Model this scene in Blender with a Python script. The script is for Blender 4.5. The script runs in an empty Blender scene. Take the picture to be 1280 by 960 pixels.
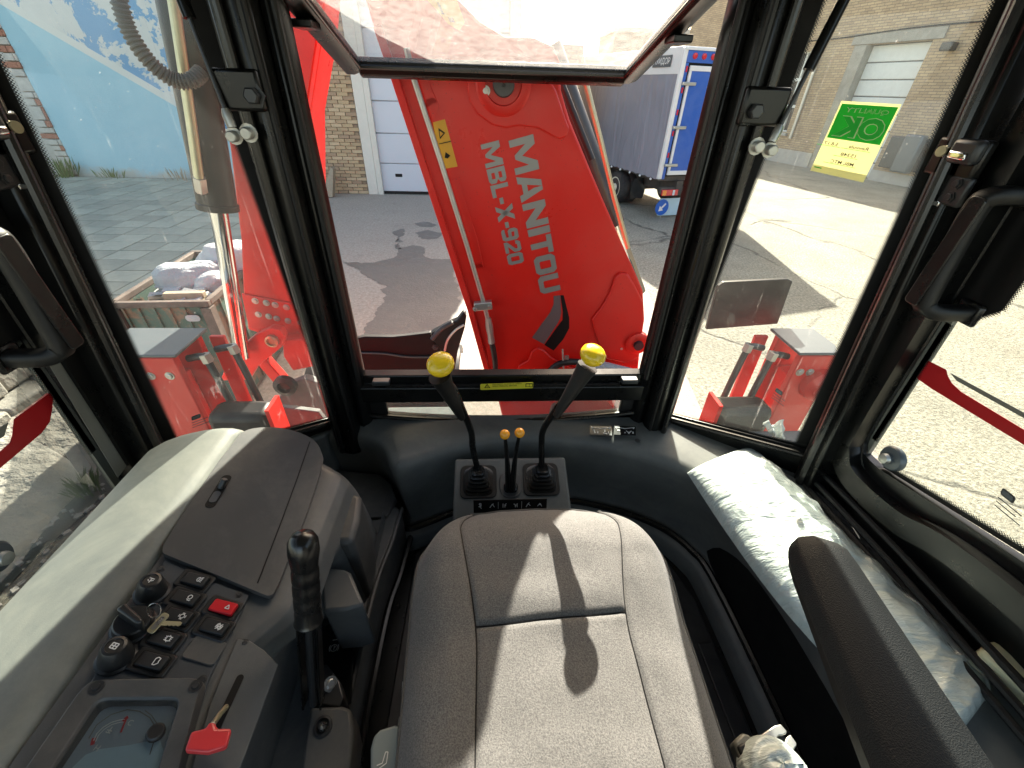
import bpy, bmesh, math, random
from math import sin, cos, tan, pi, radians, sqrt, exp, floor
from mathutils import Vector, Matrix, noise
random.seed(7)
S = bpy.context.scene
COL = S.collection

# ------------------------------------------------------------------ camera, sky, sun, exposure
FPX, PITCH, YAW, ROLL, CH = 525.0, radians(35.2), radians(4.0), radians(1.9), 2.3
CAM = Vector((0, 0, CH))
FW = Vector((sin(YAW)*cos(PITCH), cos(YAW)*cos(PITCH), -sin(PITCH)))
_r0 = Vector((cos(YAW), -sin(YAW), 0)); _u0 = _r0.cross(FW)
UP = cos(ROLL)*_u0 - sin(ROLL)*_r0
RT = cos(ROLL)*_r0 + sin(ROLL)*_u0
cd = bpy.data.cameras.new('camera'); cam = bpy.data.objects.new('camera', cd); COL.objects.link(cam)
cd.sensor_width = 36; cd.lens = FPX/1280*36; cd.clip_start = .02; cd.clip_end = 2000
M3 = Matrix((RT, UP, -FW)).transposed()
cam.matrix_world = Matrix.Translation(CAM) @ M3.to_4x4()
S.camera = cam
SUN_AZ, SUN_EL = radians(9.5), radians(30.5)
SUND = Vector((sin(SUN_AZ)*cos(SUN_EL), cos(SUN_AZ)*cos(SUN_EL), sin(SUN_EL)))
w = bpy.data.worlds.new('World'); S.world = w; w.use_nodes = True
nt = w.node_tree; bg = nt.nodes['Background']; sk = nt.nodes.new('ShaderNodeTexSky')
sk.sky_type = 'NISHITA'; sk.sun_disc = False; sk.sun_elevation = SUN_EL; sk.sun_rotation = SUN_AZ
sk.air_density = .7; sk.dust_density = 2.0; sk.ozone_density = .3
wb = nt.nodes.new('ShaderNodeMix'); wb.data_type = 'RGBA'; wb.blend_type = 'MULTIPLY'; wb.inputs[0].default_value = 1; wb.inputs[7].default_value = (1.16, 1.0, .78, 1)   # the camera's white balance for shade
nt.links.new(sk.outputs[0], wb.inputs[6]); nt.links.new(wb.outputs[2], bg.inputs[0]); bg.inputs[1].default_value = .13
sl = bpy.data.lights.new('sun', 'SUN'); sl.energy = 4.4; sl.angle = radians(.5); sl.color = (1, .935, .81)
so = bpy.data.objects.new('sun', sl); COL.objects.link(so); so.rotation_euler = SUND.to_track_quat('Z', 'Y').to_euler()
so.location = (0, 0, 20)
S.view_settings.view_transform = 'Standard'; S.view_settings.look = 'None'
S.view_settings.exposure = 2.25; S.view_settings.gamma = 1.0; S.view_settings.use_curve_mapping = False
S.cycles.use_denoising = True
S.cycles.max_bounces = 10; S.cycles.transparent_max_bounces = 24; S.cycles.diffuse_bounces = 5
S.cycles.sample_clamp_indirect = 6; S.cycles.caustics_reflective = False; S.cycles.caustics_refractive = False

# ------------------------------------------------------------------ a pixel of the photograph as a ray
def ray(px, py): return FW + (px-640)/FPX*RT + (480-py)/FPX*UP
def at(px, py, x=None, y=None, z=None, t=None, pl=None):
    d = ray(px, py)
    if t is not None: return CAM + d*t
    if x is not None: return CAM + d*(x/d.x)
    if y is not None: return CAM + d*(y/d.y)
    if z is not None: return CAM + d*((z-CH)/d.z)
    o, n = pl
    return CAM + d*((o-CAM).dot(n)/d.dot(n))
def plane(a, b, c):
    n = (b-a).cross(c-a).normalized()
    if n.dot(CAM-a) < 0: n = -n
    return (a, n)
V = lambda *a: Vector(a)

# ------------------------------------------------------------------ materials
MATS = {}
def nodes(name):
    m = bpy.data.materials.new(name); m.use_nodes = True; MATS[name] = m
    n = m.node_tree; return m, n, n.nodes['Principled BSDF']
def N(n, t, **k):
    x = n.nodes.new(t)
    for a, b in k.items():
        if a.startswith('i_'):
            kk = a[2:].replace('_', ' ')
            x.inputs[int(kk) if kk.isdigit() else kk].default_value = b
        else: setattr(x, a, b)
    return x
def L(n, a, b): n.links.new(a, b)
def math_(n, op, a, b=None, c=None, clamp=False):
    x = N(n, 'ShaderNodeMath', operation=op, use_clamp=clamp)
    for i, v in enumerate((a, b, c)):
        if v is None: continue
        if isinstance(v, (int, float)): x.inputs[i].default_value = v
        else: L(n, v, x.inputs[i])
    return x.outputs[0]
def mixc(n, f, a, b, blend='MIX'):
    x = N(n, 'ShaderNodeMix', data_type='RGBA', blend_type=blend)
    for s, v in ((x.inputs[0], f), (x.inputs[6], a), (x.inputs[7], b)):
        if isinstance(v, (int, float)): s.default_value = v
        elif isinstance(v, tuple): s.default_value = v if len(v) == 4 else v+(1,)
        else: L(n, v, s)
    return x.outputs[2]
def ramp(n, fac, stops, interp='LINEAR'):
    r = N(n, 'ShaderNodeValToRGB'); e = r.color_ramp; e.interpolation = interp
    while len(e.elements) < len(stops): e.elements.new(.5)
    for q, (p, c) in zip(e.elements, stops):
        q.position = p; q.color = (c, c, c, 1) if isinstance(c, (int, float)) else c+(1,)
    L(n, fac, r.inputs[0]); return r.outputs[0]
def tex(n, scale, detail=4, rough=.6, dist=0, coord=None, vec=None):
    if vec is None:
        c = N(n, 'ShaderNodeTexCoord'); vec = c.outputs['Object']
    x = N(n, 'ShaderNodeTexNoise'); x.inputs['Scale'].default_value = scale
    x.inputs['Detail'].default_value = detail; x.inputs['Roughness'].default_value = rough
    x.inputs['Distortion'].default_value = dist
    L(n, vec, x.inputs['Vector']); return x.outputs['Fac']
def bump(n, b, h, s, d=.02, prev=None):
    x = N(n, 'ShaderNodeBump'); x.inputs['Strength'].default_value = s; x.inputs['Distance'].default_value = d
    L(n, h, x.inputs['Height'])
    if prev: L(n, prev, x.inputs['Normal'])
    L(n, x.outputs[0], b.inputs['Normal']); return x.outputs[0]
def mat(name, col, rough=.5, metal=0, var=.12, vs=6, bs=0, bscale=200, bd=.002, coat=0, dirt=None, dirt_amt=.0, ds=3, spec=.5):
    m, n, b = nodes(name)
    f = tex(n, vs, 5, .65)
    lo = tuple(c*(1-var) for c in col); hi = tuple(min(1, c*(1+var)) for c in col)
    c = mixc(n, f, lo, hi)
    if dirt:
        d = ramp(n, tex(n, ds, 8, .72, .4), [(.5-dirt_amt*.5, 0.), (.85-dirt_amt*.3, 1.)])
        d = math_(n, 'MULTIPLY', d, min(1, dirt_amt*1.6))
        c = mixc(n, d, c, dirt)
    L(n, c, b.inputs['Base Color'])
    b.inputs['Metallic'].default_value = metal
    b.inputs['Specular IOR Level'].default_value = spec
    r = ramp(n, tex(n, vs*2.3, 5, .7), [(.25, max(.03, rough*.8)), (.8, min(1, rough*1.2))]); L(n, r, b.inputs['Roughness'])
    if coat: b.inputs['Coat Weight'].default_value = coat; b.inputs['Coat Roughness'].default_value = .12
    if bs: bump(n, b, tex(n, bscale, 3, .6), bs, bd)
    return m
DUST = (.42, .39, .33)
mat('plastic', (.052, .055, .057), .5, bs=.35, bscale=700, bd=.0006, dirt=DUST, dirt_amt=.10, ds=7)
mat('plastic_panel', (.044, .053, .064), .45, bs=.3, bscale=800, bd=.0005, dirt=DUST, dirt_amt=.07, ds=9)
mat('plastic_shell', (.135, .150, .142), .55, bs=.3, bscale=600, bd=.0006, dirt=(.40, .40, .33), dirt_amt=.30, ds=5)
mat('plastic_shelf', (.100, .107, .103), .55, bs=.3, bscale=600, bd=.0006, dirt=(.34, .33, .28), dirt_amt=.16, ds=8)
mat('plastic_side', (.078, .086, .090), .5, bs=.35, bscale=650, bd=.0006, dirt=DUST, dirt_amt=.12, ds=6)
mat('switch_black', (.016, .017, .018), .38, bs=.15, bscale=900, bd=.0004)
mat('black_paint', (.0032, .0034, .0032), .30, dirt=(.06, .06, .05), dirt_amt=.05, ds=11, spec=.4)
mat('rubber', (.006, .006, .006), .5, dirt=(.09, .085, .075), dirt_amt=.08, ds=14, spec=.35)
mat('rubber_gloss', (.007, .007, .007), .26, dirt=(.2, .19, .16), dirt_amt=.05, ds=30)
mat('mat_rubber', (.014, .0145, .016), .5, dirt=(.13, .12, .10), dirt_amt=.16, ds=9)
mat('red_paint', (.74, .018, .011), .36, spec=.42, var=.05, dirt=(.62, .16, .12), dirt_amt=.22, ds=2.6, bs=.10, bscale=90, bd=.0015)
def worn_red():
    m, n, b = nodes('red_boom')
    c = N(n, 'ShaderNodeTexCoord'); mp = N(n, 'ShaderNodeMapping'); mp.inputs['Rotation'].default_value = (.3, .9, .4); mp.inputs['Scale'].default_value = (60, 60, 2.2); L(n, c.outputs['Object'], mp.inputs[0])
    sc_ = ramp(n, tex(n, 1, 5, .75, .8, vec=mp.outputs[0]), [(.66, 0.), (.74, .22)])
    du = ramp(n, tex(n, 3.2, 9, .72, .5), [(.45, 0.), (.8, .14)]); sp = ramp(n, tex(n, 130, 2, .5), [(.71, 0.), (.74, .6)])
    col = mixc(n, tex(n, 1.4, 4, .6), (.66, .014, .009), (.80, .022, .013)); col = mixc(n, du, col, (.62, .20, .15)); col = mixc(n, sc_, col, (.78, .25, .20)); col = mixc(n, sp, col, (.25, .03, .025))
    L(n, col, b.inputs['Base Color']); L(n, ramp(n, tex(n, 5, 7, .7), [(.3, .24), (.75, .52)]), b.inputs['Roughness']); b.inputs['Specular IOR Level'].default_value = .45
    p = bump(n, b, tex(n, 240, 2, .5), .06, .001); bump(n, b, tex(n, 9, 3, .5), .05, .01, p)
worn_red()
mat('red_plastic', (.62, .045, .05), .32, var=.05)
mat('red_switch', (.62, .012, .02), .3, var=.05)
mat('decal_red', (.42, .006, .01), .4, var=.04)
mat('plain_grey', (.17, .17, .145), .45, var=.05)
mat('silver_print', (.30, .30, .285), .42, metal=.35, var=.08)
mat('grey_print', (.16, .12, .12), .4, var=.1)
mat('black_print', (.006, .006, .006), .55, spec=.25)
mat('white_print', (.75, .76, .74), .5, var=.05)
mat('yellow_print', (.70, .62, .04), .45, var=.05)
mat('orange_print', (.78, .40, .03), .45, var=.06)
mat('knob_yellow', (.82, .56, .02), .22, coat=.4, var=.08, vs=30)
mat('knob_orange', (.85, .36, .02), .25, coat=.4, var=.06)
mat('steel', (.52, .51, .48), .28, metal=.95, var=.12, vs=20)
mat('zinc', (.48, .48, .45), .42, metal=.85, var=.2, vs=25)
mat('brass_zinc', (.50, .46, .30), .4, metal=.8, var=.2, vs=25)
mat('chrome', (.72, .72, .72), .08, metal=1, var=.03)
mat('dark_steel', (.055, .058, .062), .38, metal=.6, var=.3, dirt=(.25, .23, .2), dirt_amt=.12)
mat('bucket_steel', (.14, .15, .15), .75, spec=.25, var=.25, dirt=(.33, .32, .3), dirt_amt=.3, ds=5)
mat('grey_plate', (.105, .12, .13), .4, metal=.2, var=.12)
mat('cyl_black', (.008, .008, .008), .38, spec=.3, dirt=(.14, .13, .12), dirt_amt=.06, ds=9)
mat('hose', (.013, .013, .013), .45, dirt=(.15, .14, .12), dirt_amt=.1, ds=20)
mat('corrugated', (.09, .09, .085), .5)
mat('lever_grey', (.20, .24, .24), .4)
for nm, cc_ in (('paper', (.86, .84, .56, 1)), ('green_print', (.03, .62, .06, 1))):      # thin printed paper lets light through
    m, n, b = nodes(nm); b.inputs['Base Color'].default_value = cc_; b.inputs['Roughness'].default_value = .6
    tl = N(n, 'ShaderNodeBsdfTranslucent'); tl.inputs[0].default_value = cc_; mx = N(n, 'ShaderNodeMixShader'); mx.inputs[0].default_value = .45
    L(n, b.outputs[0], mx.inputs[1]); L(n, tl.outputs[0], mx.inputs[2]); L(n, mx.outputs[0], n.nodes['Material Output'].inputs[0])
mat('truck_white', (.72, .72, .70), .5, var=.06, dirt=(.4, .38, .34), dirt_amt=.12)
mat('truck_blue', (.022, .10, .42), .35, var=.08, vs=3, dirt=(.25, .33, .5), dirt_amt=.14, ds=2)
mat('truck_frame', (.035, .032, .030), .7, dirt=(.2, .16, .12), dirt_amt=.3)
mat('tyre', (.022, .022, .023), .8, dirt=(.16, .14, .12), dirt_amt=.25)
mat('rim', (.72, .66, .52), .5, var=.1)
mat('lamp_red', (.55, .02, .03), .2, coat=.6)
mat('lamp_orange', (.75, .22, .02), .2, coat=.6)
mat('sign_blue', (.02, .12, .50), .35)
mat('sign_pale', (.45, .62, .70), .4)
mat('rust', (.085, .060, .050), .8, var=.4, vs=14, dirt=(.24, .19, .16), dirt_amt=.35, ds=9)
mat('sack', (.34, .37, .40), .8, var=.25, vs=12, bs=.8, bscale=28, bd=.02)
mat('sack_white', (.42, .43, .45), .8, var=.25, vs=10, bs=.8, bscale=24, bd=.02)
mat('board', (.34, .27, .19), .8, var=.3, vs=20)
mat('debris', (.45, .46, .45), .8, var=.25, vs=20)
mat('jamb_white', (.66, .63, .55), .6, var=.1, dirt=(.38, .33, .26), dirt_amt=.15)
mat('door_white', (.56, .585, .63), .5, var=.03, vs=2, dirt=(.42, .44, .48), dirt_amt=.08, ds=1.5)
mat('mortar', (.33, .29, .24), .9, var=.2)
mat('stone_trim', (.42, .41, .38), .85, var=.2)
mat('window_white', (.62, .66, .66), .5)
mat('concrete_block', (.36, .35, .315), .9, var=.25, vs=5, bs=.6, bscale=30, bd=.02, dirt=(.20, .19, .16), dirt_amt=.4, ds=4)
mat('mortar_bed', (.40, .385, .34), .95, var=.3, vs=8, bs=.9, bscale=14, bd=.05, dirt=(.22, .2, .16), dirt_amt=.3, ds=6)
mat('grass', (.085, .16, .035), .7, var=.35, vs=10)
mat('roof_lining', (.07, .07, .068), .8)

def brick_mat(name, c1, c2, mortar, sx=.25, sz=.075, axis='XZ', shift=0):
    m, n, b = nodes(name)
    c = N(n, 'ShaderNodeTexCoord'); s = N(n, 'ShaderNodeSeparateXYZ'); L(n, c.outputs['Object'], s.inputs[0])
    k = N(n, 'ShaderNodeCombineXYZ'); L(n, s.outputs[axis[0]], k.inputs[0]); L(n, s.outputs['Z'], k.inputs[1])
    br = N(n, 'ShaderNodeTexBrick'); L(n, k.outputs[0], br.inputs['Vector'])
    br.inputs['Scale'].default_value = 1; br.inputs['Brick Width'].default_value = sx; br.inputs['Row Height'].default_value = sz
    br.inputs['Mortar Size'].default_value = .008; br.inputs['Mortar Smooth'].default_value = .2; br.inputs['Bias'].default_value = -.1
    br.inputs['Color1'].default_value = c1+(1,); br.inputs['Color2'].default_value = c2+(1,); br.inputs['Mortar'].default_value = mortar+(1,)
    f = tex(n, 1.3, 8, .7); col = mixc(n, .55, br.outputs['Color'], mixc(n, f, (.35, .35, .35), (1.5, 1.45, 1.4)), 'MULTIPLY')
    f2 = tex(n, 18, 6, .7); col = mixc(n, .4, col, mixc(n, f2, (.4, .4, .4), (1.5, 1.5, 1.5)), 'MULTIPLY')
    L(n, col, b.inputs['Base Color']); b.inputs['Roughness'].default_value = .9
    inv = math_(n, 'SUBTRACT', 1., br.outputs['Fac']); p = bump(n, b, inv, .7, .012); bump(n, b, f2, .3, .01, p)
    return m
brick_mat('brick_far', (.40, .30, .19), (.30, .22, .15), (.20, .17, .14), axis='XZ')
brick_mat('brick_side', (.50, .39, .25), (.38, .29, .19), (.24, .20, .16), axis='YZ')
for i, c in enumerate([(.47, .34, .20), (.42, .30, .18), (.52, .39, .245), (.36, .25, .16)]):
    mat('brick_%d' % i, c, .9, var=.22, vs=9, bs=.5, bscale=40, bd=.008)
mat('brick_red', (.32, .13, .085), .9, var=.25, vs=9, bs=.5, bscale=30, bd=.01)
mat('brick_white', (.50, .49, .46), .9, var=.25, vs=7, bs=.5, bscale=30, bd=.01, dirt=(.2, .18, .15), dirt_amt=.3)

# glass: mostly clear, a little reflection, dust that catches light
def glass_mat(name, tint, dust, dscale=9, streak=0, dcol=(.8, .8, .76), trans=.6):
    m, n, b = nodes(name); out = n.nodes['Material Output']
    tr = N(n, 'ShaderNodeBsdfTransparent'); tr.inputs[0].default_value = tint+(1,)
    gl = N(n, 'ShaderNodeBsdfGlossy'); gl.inputs['Roughness'].default_value = .02
    fr = N(n, 'ShaderNodeFresnel'); fr.inputs[0].default_value = 1.45
    frs = math_(n, 'MULTIPLY', fr.outputs[0], .75)
    mx = N(n, 'ShaderNodeMixShader'); L(n, frs, mx.inputs[0]); L(n, tr.outputs[0], mx.inputs[1]); L(n, gl.outputs[0], mx.inputs[2])
    df = N(n, 'ShaderNodeBsdfDiffuse'); df.inputs[0].default_value = dcol+(1,)
    tl = N(n, 'ShaderNodeBsdfTranslucent'); tl.inputs[0].default_value = dcol+(1,)
    dm = N(n, 'ShaderNodeMixShader'); dm.inputs[0].default_value = trans; L(n, df.outputs[0], dm.inputs[1]); L(n, tl.outputs[0], dm.inputs[2])
    f = tex(n, dscale, 9, .75, .6)
    f = ramp(n, f, [(.35, dust*.55), (.62, dust), (.8, min(1, dust*2.2))])
    if streak:
        c = N(n, 'ShaderNodeTexCoord'); mp = N(n, 'ShaderNodeMapping'); mp.inputs['Scale'].default_value = (40, 40, 1.2)
        mp.inputs['Rotation'].default_value = (.15, .1, 0)
        L(n, c.outputs['Object'], mp.inputs[0]); s = tex(n, 1, 6, .8, 1.5, vec=mp.outputs[0])
        s = ramp(n, s, [(.60, 0.), (.76, streak*1.3)]); f = math_(n, 'ADD', f, s, clamp=True)
        s2 = ramp(n, tex(n, 240, 2, .5), [(.71, 0.), (.76, streak*.9)]); f = math_(n, 'ADD', f, s2, clamp=True)
    m2 = N(n, 'ShaderNodeMixShader'); L(n, f, m2.inputs[0]); L(n, mx.outputs[0], m2.inputs[1]); L(n, dm.outputs[0], m2.inputs[2])
    L(n, m2.outputs[0], out.inputs[0]); n.nodes.remove(b); return m
glass_mat('glass', (.87, .90, .86), .018, 9, .20)
glass_mat('glass_door', (.88, .91, .86), .015, 9, .08)
glass_mat('glass_low', (.78, .82, .80), .10, 14, .2)
glass_mat('glass_dusty', (.84, .88, .87), .19, 45, .0, (.95, .95, .92), .85)
glass_mat('glass_lens', (.90, .94, .96), .06, 14)
glass_mat('film', (.93, .95, .95), .12, 16, 0, (.9, .92, .92))
# dotted black edge print of the panes: uv.x along the edge, uv.y across, in dot pitches
m, n, b = nodes('frit'); out = n.nodes['Material Output']
uv = N(n, 'ShaderNodeUVMap'); sp = N(n, 'ShaderNodeSeparateXYZ'); L(n, uv.outputs[0], sp.inputs[0])
su = math_(n, 'SINE', math_(n, 'MULTIPLY', sp.outputs[0], 2*pi)); sv = math_(n, 'SINE', math_(n, 'MULTIPLY', sp.outputs[1], 2*pi))
pr = math_(n, 'MULTIPLY', su, sv); th = math_(n, 'MULTIPLY_ADD', sp.outputs[1], 1.0, -1.0)
msk = math_(n, 'GREATER_THAN', pr, th)
tr = N(n, 'ShaderNodeBsdfTransparent'); mx = N(n, 'ShaderNodeMixShader'); b.inputs['Base Color'].default_value = (.006, .006, .006, 1)
b.inputs['Roughness'].default_value = .3
L(n, msk, mx.inputs[0]); L(n, tr.outputs[0], mx.inputs[1]); L(n, b.outputs[0], mx.inputs[2]); L(n, mx.outputs[0], out.inputs[0])

# woven seat cloth
m, n, b = nodes('fabric')
f1 = tex(n, 420, 3, .7); f2 = tex(n, 9, 4, .6); f3 = tex(n, 1100, 2, .6)
c = mixc(n, ramp(n, f1, [(.3, 0.), (.7, 1.)]), (.056, .055, .053), (.178, .172, .160)); c = mixc(n, .35, c, mixc(n, f2, (.7, .7, .7), (1.25, 1.25, 1.25)), 'MULTIPLY')
L(n, c, b.inputs['Base Color']); b.inputs['Roughness'].default_value = .9; b.inputs['Sheen Weight'].default_value = .12
p = bump(n, b, f1, .5, .0015); bump(n, b, tex(n, 22, 3, .5), .12, .01, p)
m, n, b = nodes('fabric_side')
f1 = tex(n, 500, 3, .7); c = mixc(n, f1, (.055, .057, .056), (.125, .122, .114)); L(n, c, b.inputs['Base Color'])
b.inputs['Roughness'].default_value = .85; p = bump(n, b, f1, .3, .001); bump(n, b, tex(n, 16, 4, .6), .25, .012, p)
# leather-grain armrest
m, n, b = nodes('leather'); vo = N(n, 'ShaderNodeTexVoronoi'); vo.inputs['Scale'].default_value = 620
c = N(n, 'ShaderNodeTexCoord'); L(n, c.outputs['Object'], vo.inputs['Vector'])
b.inputs['Base Color'].default_value = (.0085, .0098, .011, 1); b.inputs['Roughness'].default_value = .6; b.inputs['Specular IOR Level'].default_value = .22
bump(n, b, vo.outputs['Distance'], .45, .0012)
# crinkled foil / film bag
m, n, b = nodes('bag_film')
cc = N(n, 'ShaderNodeTexCoord'); mp = N(n, 'ShaderNodeMapping'); mp.inputs['Rotation'].default_value = (0, 0, .5); mp.inputs['Scale'].default_value = (1, 3.2, 1); L(n, cc.outputs['Object'], mp.inputs[0])
f = tex(n, 7, 5, .55, 1.4, vec=mp.outputs[0]); f2 = tex(n, 20, 5, .6, 1.8, vec=mp.outputs[0])
L(n, mixc(n, f, (.44, .52, .49), (.62, .68, .64)), b.inputs['Base Color']); b.inputs['Roughness'].default_value = .24
b.inputs['Coat Weight'].default_value = .35; b.inputs['Coat Roughness'].default_value = .15
p = bump(n, b, f, .40, .025); bump(n, b, f2, .32, .006, p)
# peeling blue plaster wall
m, n, b = nodes('blue_plaster')
c = N(n, 'ShaderNodeTexCoord'); s = N(n, 'ShaderNodeSeparateXYZ'); L(n, c.outputs['Object'], s.inputs[0])
zz = s.outputs['Z']; xx = s.outputs['X']
up = math_(n, 'GREATER_THAN', math_(n, 'ADD', zz, math_(n, 'MULTIPLY', xx, .612)), -2.95)      # above the slanting band
band = math_(n, 'GREATER_THAN', math_(n, 'ADD', zz, math_(n, 'MULTIPLY', xx, .612)), -3.14)
f = tex(n, 1.15, 10, .66, .35); fm = tex(n, 2.2, 6, .6)
light = mixc(n, fm, (.27, .49, .60), (.35, .57, .67)); dark = mixc(n, fm, (.13, .30, .50), (.19, .37, .57)); plaster = mixc(n, fm, (.50, .52, .51), (.66, .67, .65))
peel = ramp(n, f, [(.50, 0.), (.515, 1.)])
col = mixc(n, up, mixc(n, band, light, (.60, .62, .60)), mixc(n, peel, dark, plaster))
low = ramp(n, math_(n, 'ADD', zz, math_(n, 'MULTIPLY', tex(n, 2.5, 8, .7), .7)), [(.40, 1.), (.60, 0.)])
col = mixc(n, low, col, (.42, .44, .42))
scr = ramp(n, tex(n, 6, 8, .75, 2), [(.68, 0.), (.72, .6)]); col = mixc(n, scr, col, (.60, .66, .68))
L(n, col, b.inputs['Base Color']); b.inputs['Roughness'].default_value = .85; bump(n, b, f, .4, .03)
# ground: worn concrete yard
m, n, b = nodes('yard')
f0 = tex(n, .35, 6, .6); f1 = tex(n, .9, 9, .72); f2 = tex(n, 30, 5, .75); f3 = tex(n, 110, 3, .7)
col = mixc(n, f0, (.32, .312, .262), (.40, .39, .325))
col = mixc(n, .6, col, mixc(n, ramp(n, f1, [(.3, 0.), (.7, 1.)]), (.55, .54, .52), (1.3, 1.3, 1.28)), 'MULTIPLY')
col = mixc(n, .9, col, mixc(n, ramp(n, f2, [(.36, 0.), (.62, 1.)]), (.42, .41, .39), (1.35, 1.35, 1.33)), 'MULTIPLY')
col = mixc(n, ramp(n, f3, [(.56, 0.), (.64, .75)]), col, (.10, .095, .075))
c = N(n, 'ShaderNodeTexCoord'); dv = N(n, 'ShaderNodeVectorMath', operation='ADD')
ns = N(n, 'ShaderNodeTexNoise'); ns.inputs['Scale'].default_value = 1.1; ns.inputs['Detail'].default_value = 7; L(n, c.outputs['Object'], ns.inputs['Vector'])
sc = N(n, 'ShaderNodeVectorMath', operation='SCALE'); sc.inputs['Scale'].default_value = .55; L(n, ns.outputs['Color'], sc.inputs[0])
L(n, c.outputs['Object'], dv.inputs[0]); L(n, sc.outputs[0], dv.inputs[1])
vo = N(n, 'ShaderNodeTexVoronoi', feature='DISTANCE_TO_EDGE'); vo.inputs['Scale'].default_value = .33; L(n, dv.outputs[0], vo.inputs['Vector'])
crack = ramp(n, vo.outputs['Distance'], [(.0, 1.), (.012, 0.)]); crack = math_(n, 'MULTIPLY', crack, ramp(n, tex(n, .6, 4, .6), [(.4, 0.), (.55, 1.)]))
col = mixc(n, math_(n, 'MULTIPLY', crack, .75), col, (.05, .047, .04))
L(n, col, b.inputs['Base Color']); b.inputs['Roughness'].default_value = .92
hh = math_(n, 'ADD', f2, math_(n, 'MULTIPLY', crack, -1.2)); p = bump(n, b, hh, .8, .05); bump(n, b, f3, .5, .012, p)
m, n, b = nodes('apron')
f0 = tex(n, .6, 7, .65); f2 = tex(n, 24, 6, .75); f3 = tex(n, 160, 2, .6)
col = mixc(n, f0, (.33, .288, .24), (.43, .38, .325)); col = mixc(n, .9, col, mixc(n, ramp(n, f2, [(.3, 0.), (.68, 1.)]), (.62, .61, .60), (1.25, 1.25, 1.25)), 'MULTIPLY')
col = mixc(n, ramp(n, f3, [(.58, 0.), (.66, .6)]), col, (.13, .12, .105))
col = mixc(n, ramp(n, tex(n, 2.3, 9, .75, .8), [(.55, 0.), (.72, .45)]), col, (.17, .15, .13))
L(n, col, b.inputs['Base Color']); b.inputs['Roughness'].default_value = .85; bump(n, b, f2, .3, .02)
m, n, b = nodes('wet')
f0 = tex(n, 2.2, 7, .7, .5); f2 = tex(n, 26, 6, .75); col = mixc(n, f0, (.115, .10, .085), (.21, .19, .17))
col = mixc(n, .7, col, mixc(n, f2, (.7, .7, .7), (1.3, 1.3, 1.3)), 'MULTIPLY'); L(n, col, b.inputs['Base Color'])
L(n, ramp(n, f0, [(.35, .35), (.65, .85)]), b.inputs['Roughness']); bump(n, b, f2, .3, .02)
m, n, b = nodes('slab')
f0 = tex(n, .7, 6, .65); f2 = tex(n, 14, 7, .75); col = mixc(n, f0, (.33, .345, .295), (.45, .455, .395))
oi = N(n, 'ShaderNodeObjectInfo'); col = mixc(n, .6, col, mixc(n, oi.outputs['Random'], (.75, .76, .75), (1.2, 1.2, 1.18)), 'MULTIPLY')
col = mixc(n, .7, col, mixc(n, f2, (.6, .6, .6), (1.35, 1.35, 1.35)), 'MULTIPLY'); L(n, col, b.inputs['Base Color']); b.inputs['Roughness'].default_value = .9; bump(n, b, f2, .4, .02)
m, n, b = nodes('skip_paint')
f = tex(n, 4, 9, .7, .5); f2 = tex(n, 17, 8, .75, .5)
col = mixc(n, ramp(n, f, [(.50, 0.), (.58, 1.)]), mixc(n, f2, (.04, .085, .065), (.085, .145, .115)), mixc(n, f2, (.14, .075, .045), (.28, .17, .11)))
col = mixc(n, ramp(n, f2, [(.62, 0.), (.68, .7)]), col, (.34, .35, .33)); L(n, col, b.inputs['Base Color']); b.inputs['Roughness'].default_value = .75; bump(n, b, f2, .3, .01)
m, n, b = nodes('tarp')
c = N(n, 'ShaderNodeTexCoord'); f = tex(n, 1.2, 6, .6); f2 = tex(n, 60, 3, .6)
col = mixc(n, f, (.205, .208, .245), (.285, .288, .335)); L(n, col, b.inputs['Base Color']); b.inputs['Roughness'].default_value = .32
mp = N(n, 'ShaderNodeMapping'); mp.inputs['Scale'].default_value = (1.6, 1.6, .35); L(n, c.outputs['Object'], mp.inputs[0])
p = bump(n, b, tex(n, 1.6, 3, .5, .8, vec=mp.outputs[0]), .5, .12); bump(n, b, f2, .1, .004, p)
mat('joint', (.10, .095, .085), .95, var=.3, vs=5)
m, n, b = nodes('dash_reflection'); b.inputs['Base Color'].default_value = (.34, .40, .45, 1); b.inputs['Roughness'].default_value = .25  # dial colour made pale to carry the sky reflection on the lens

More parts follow.
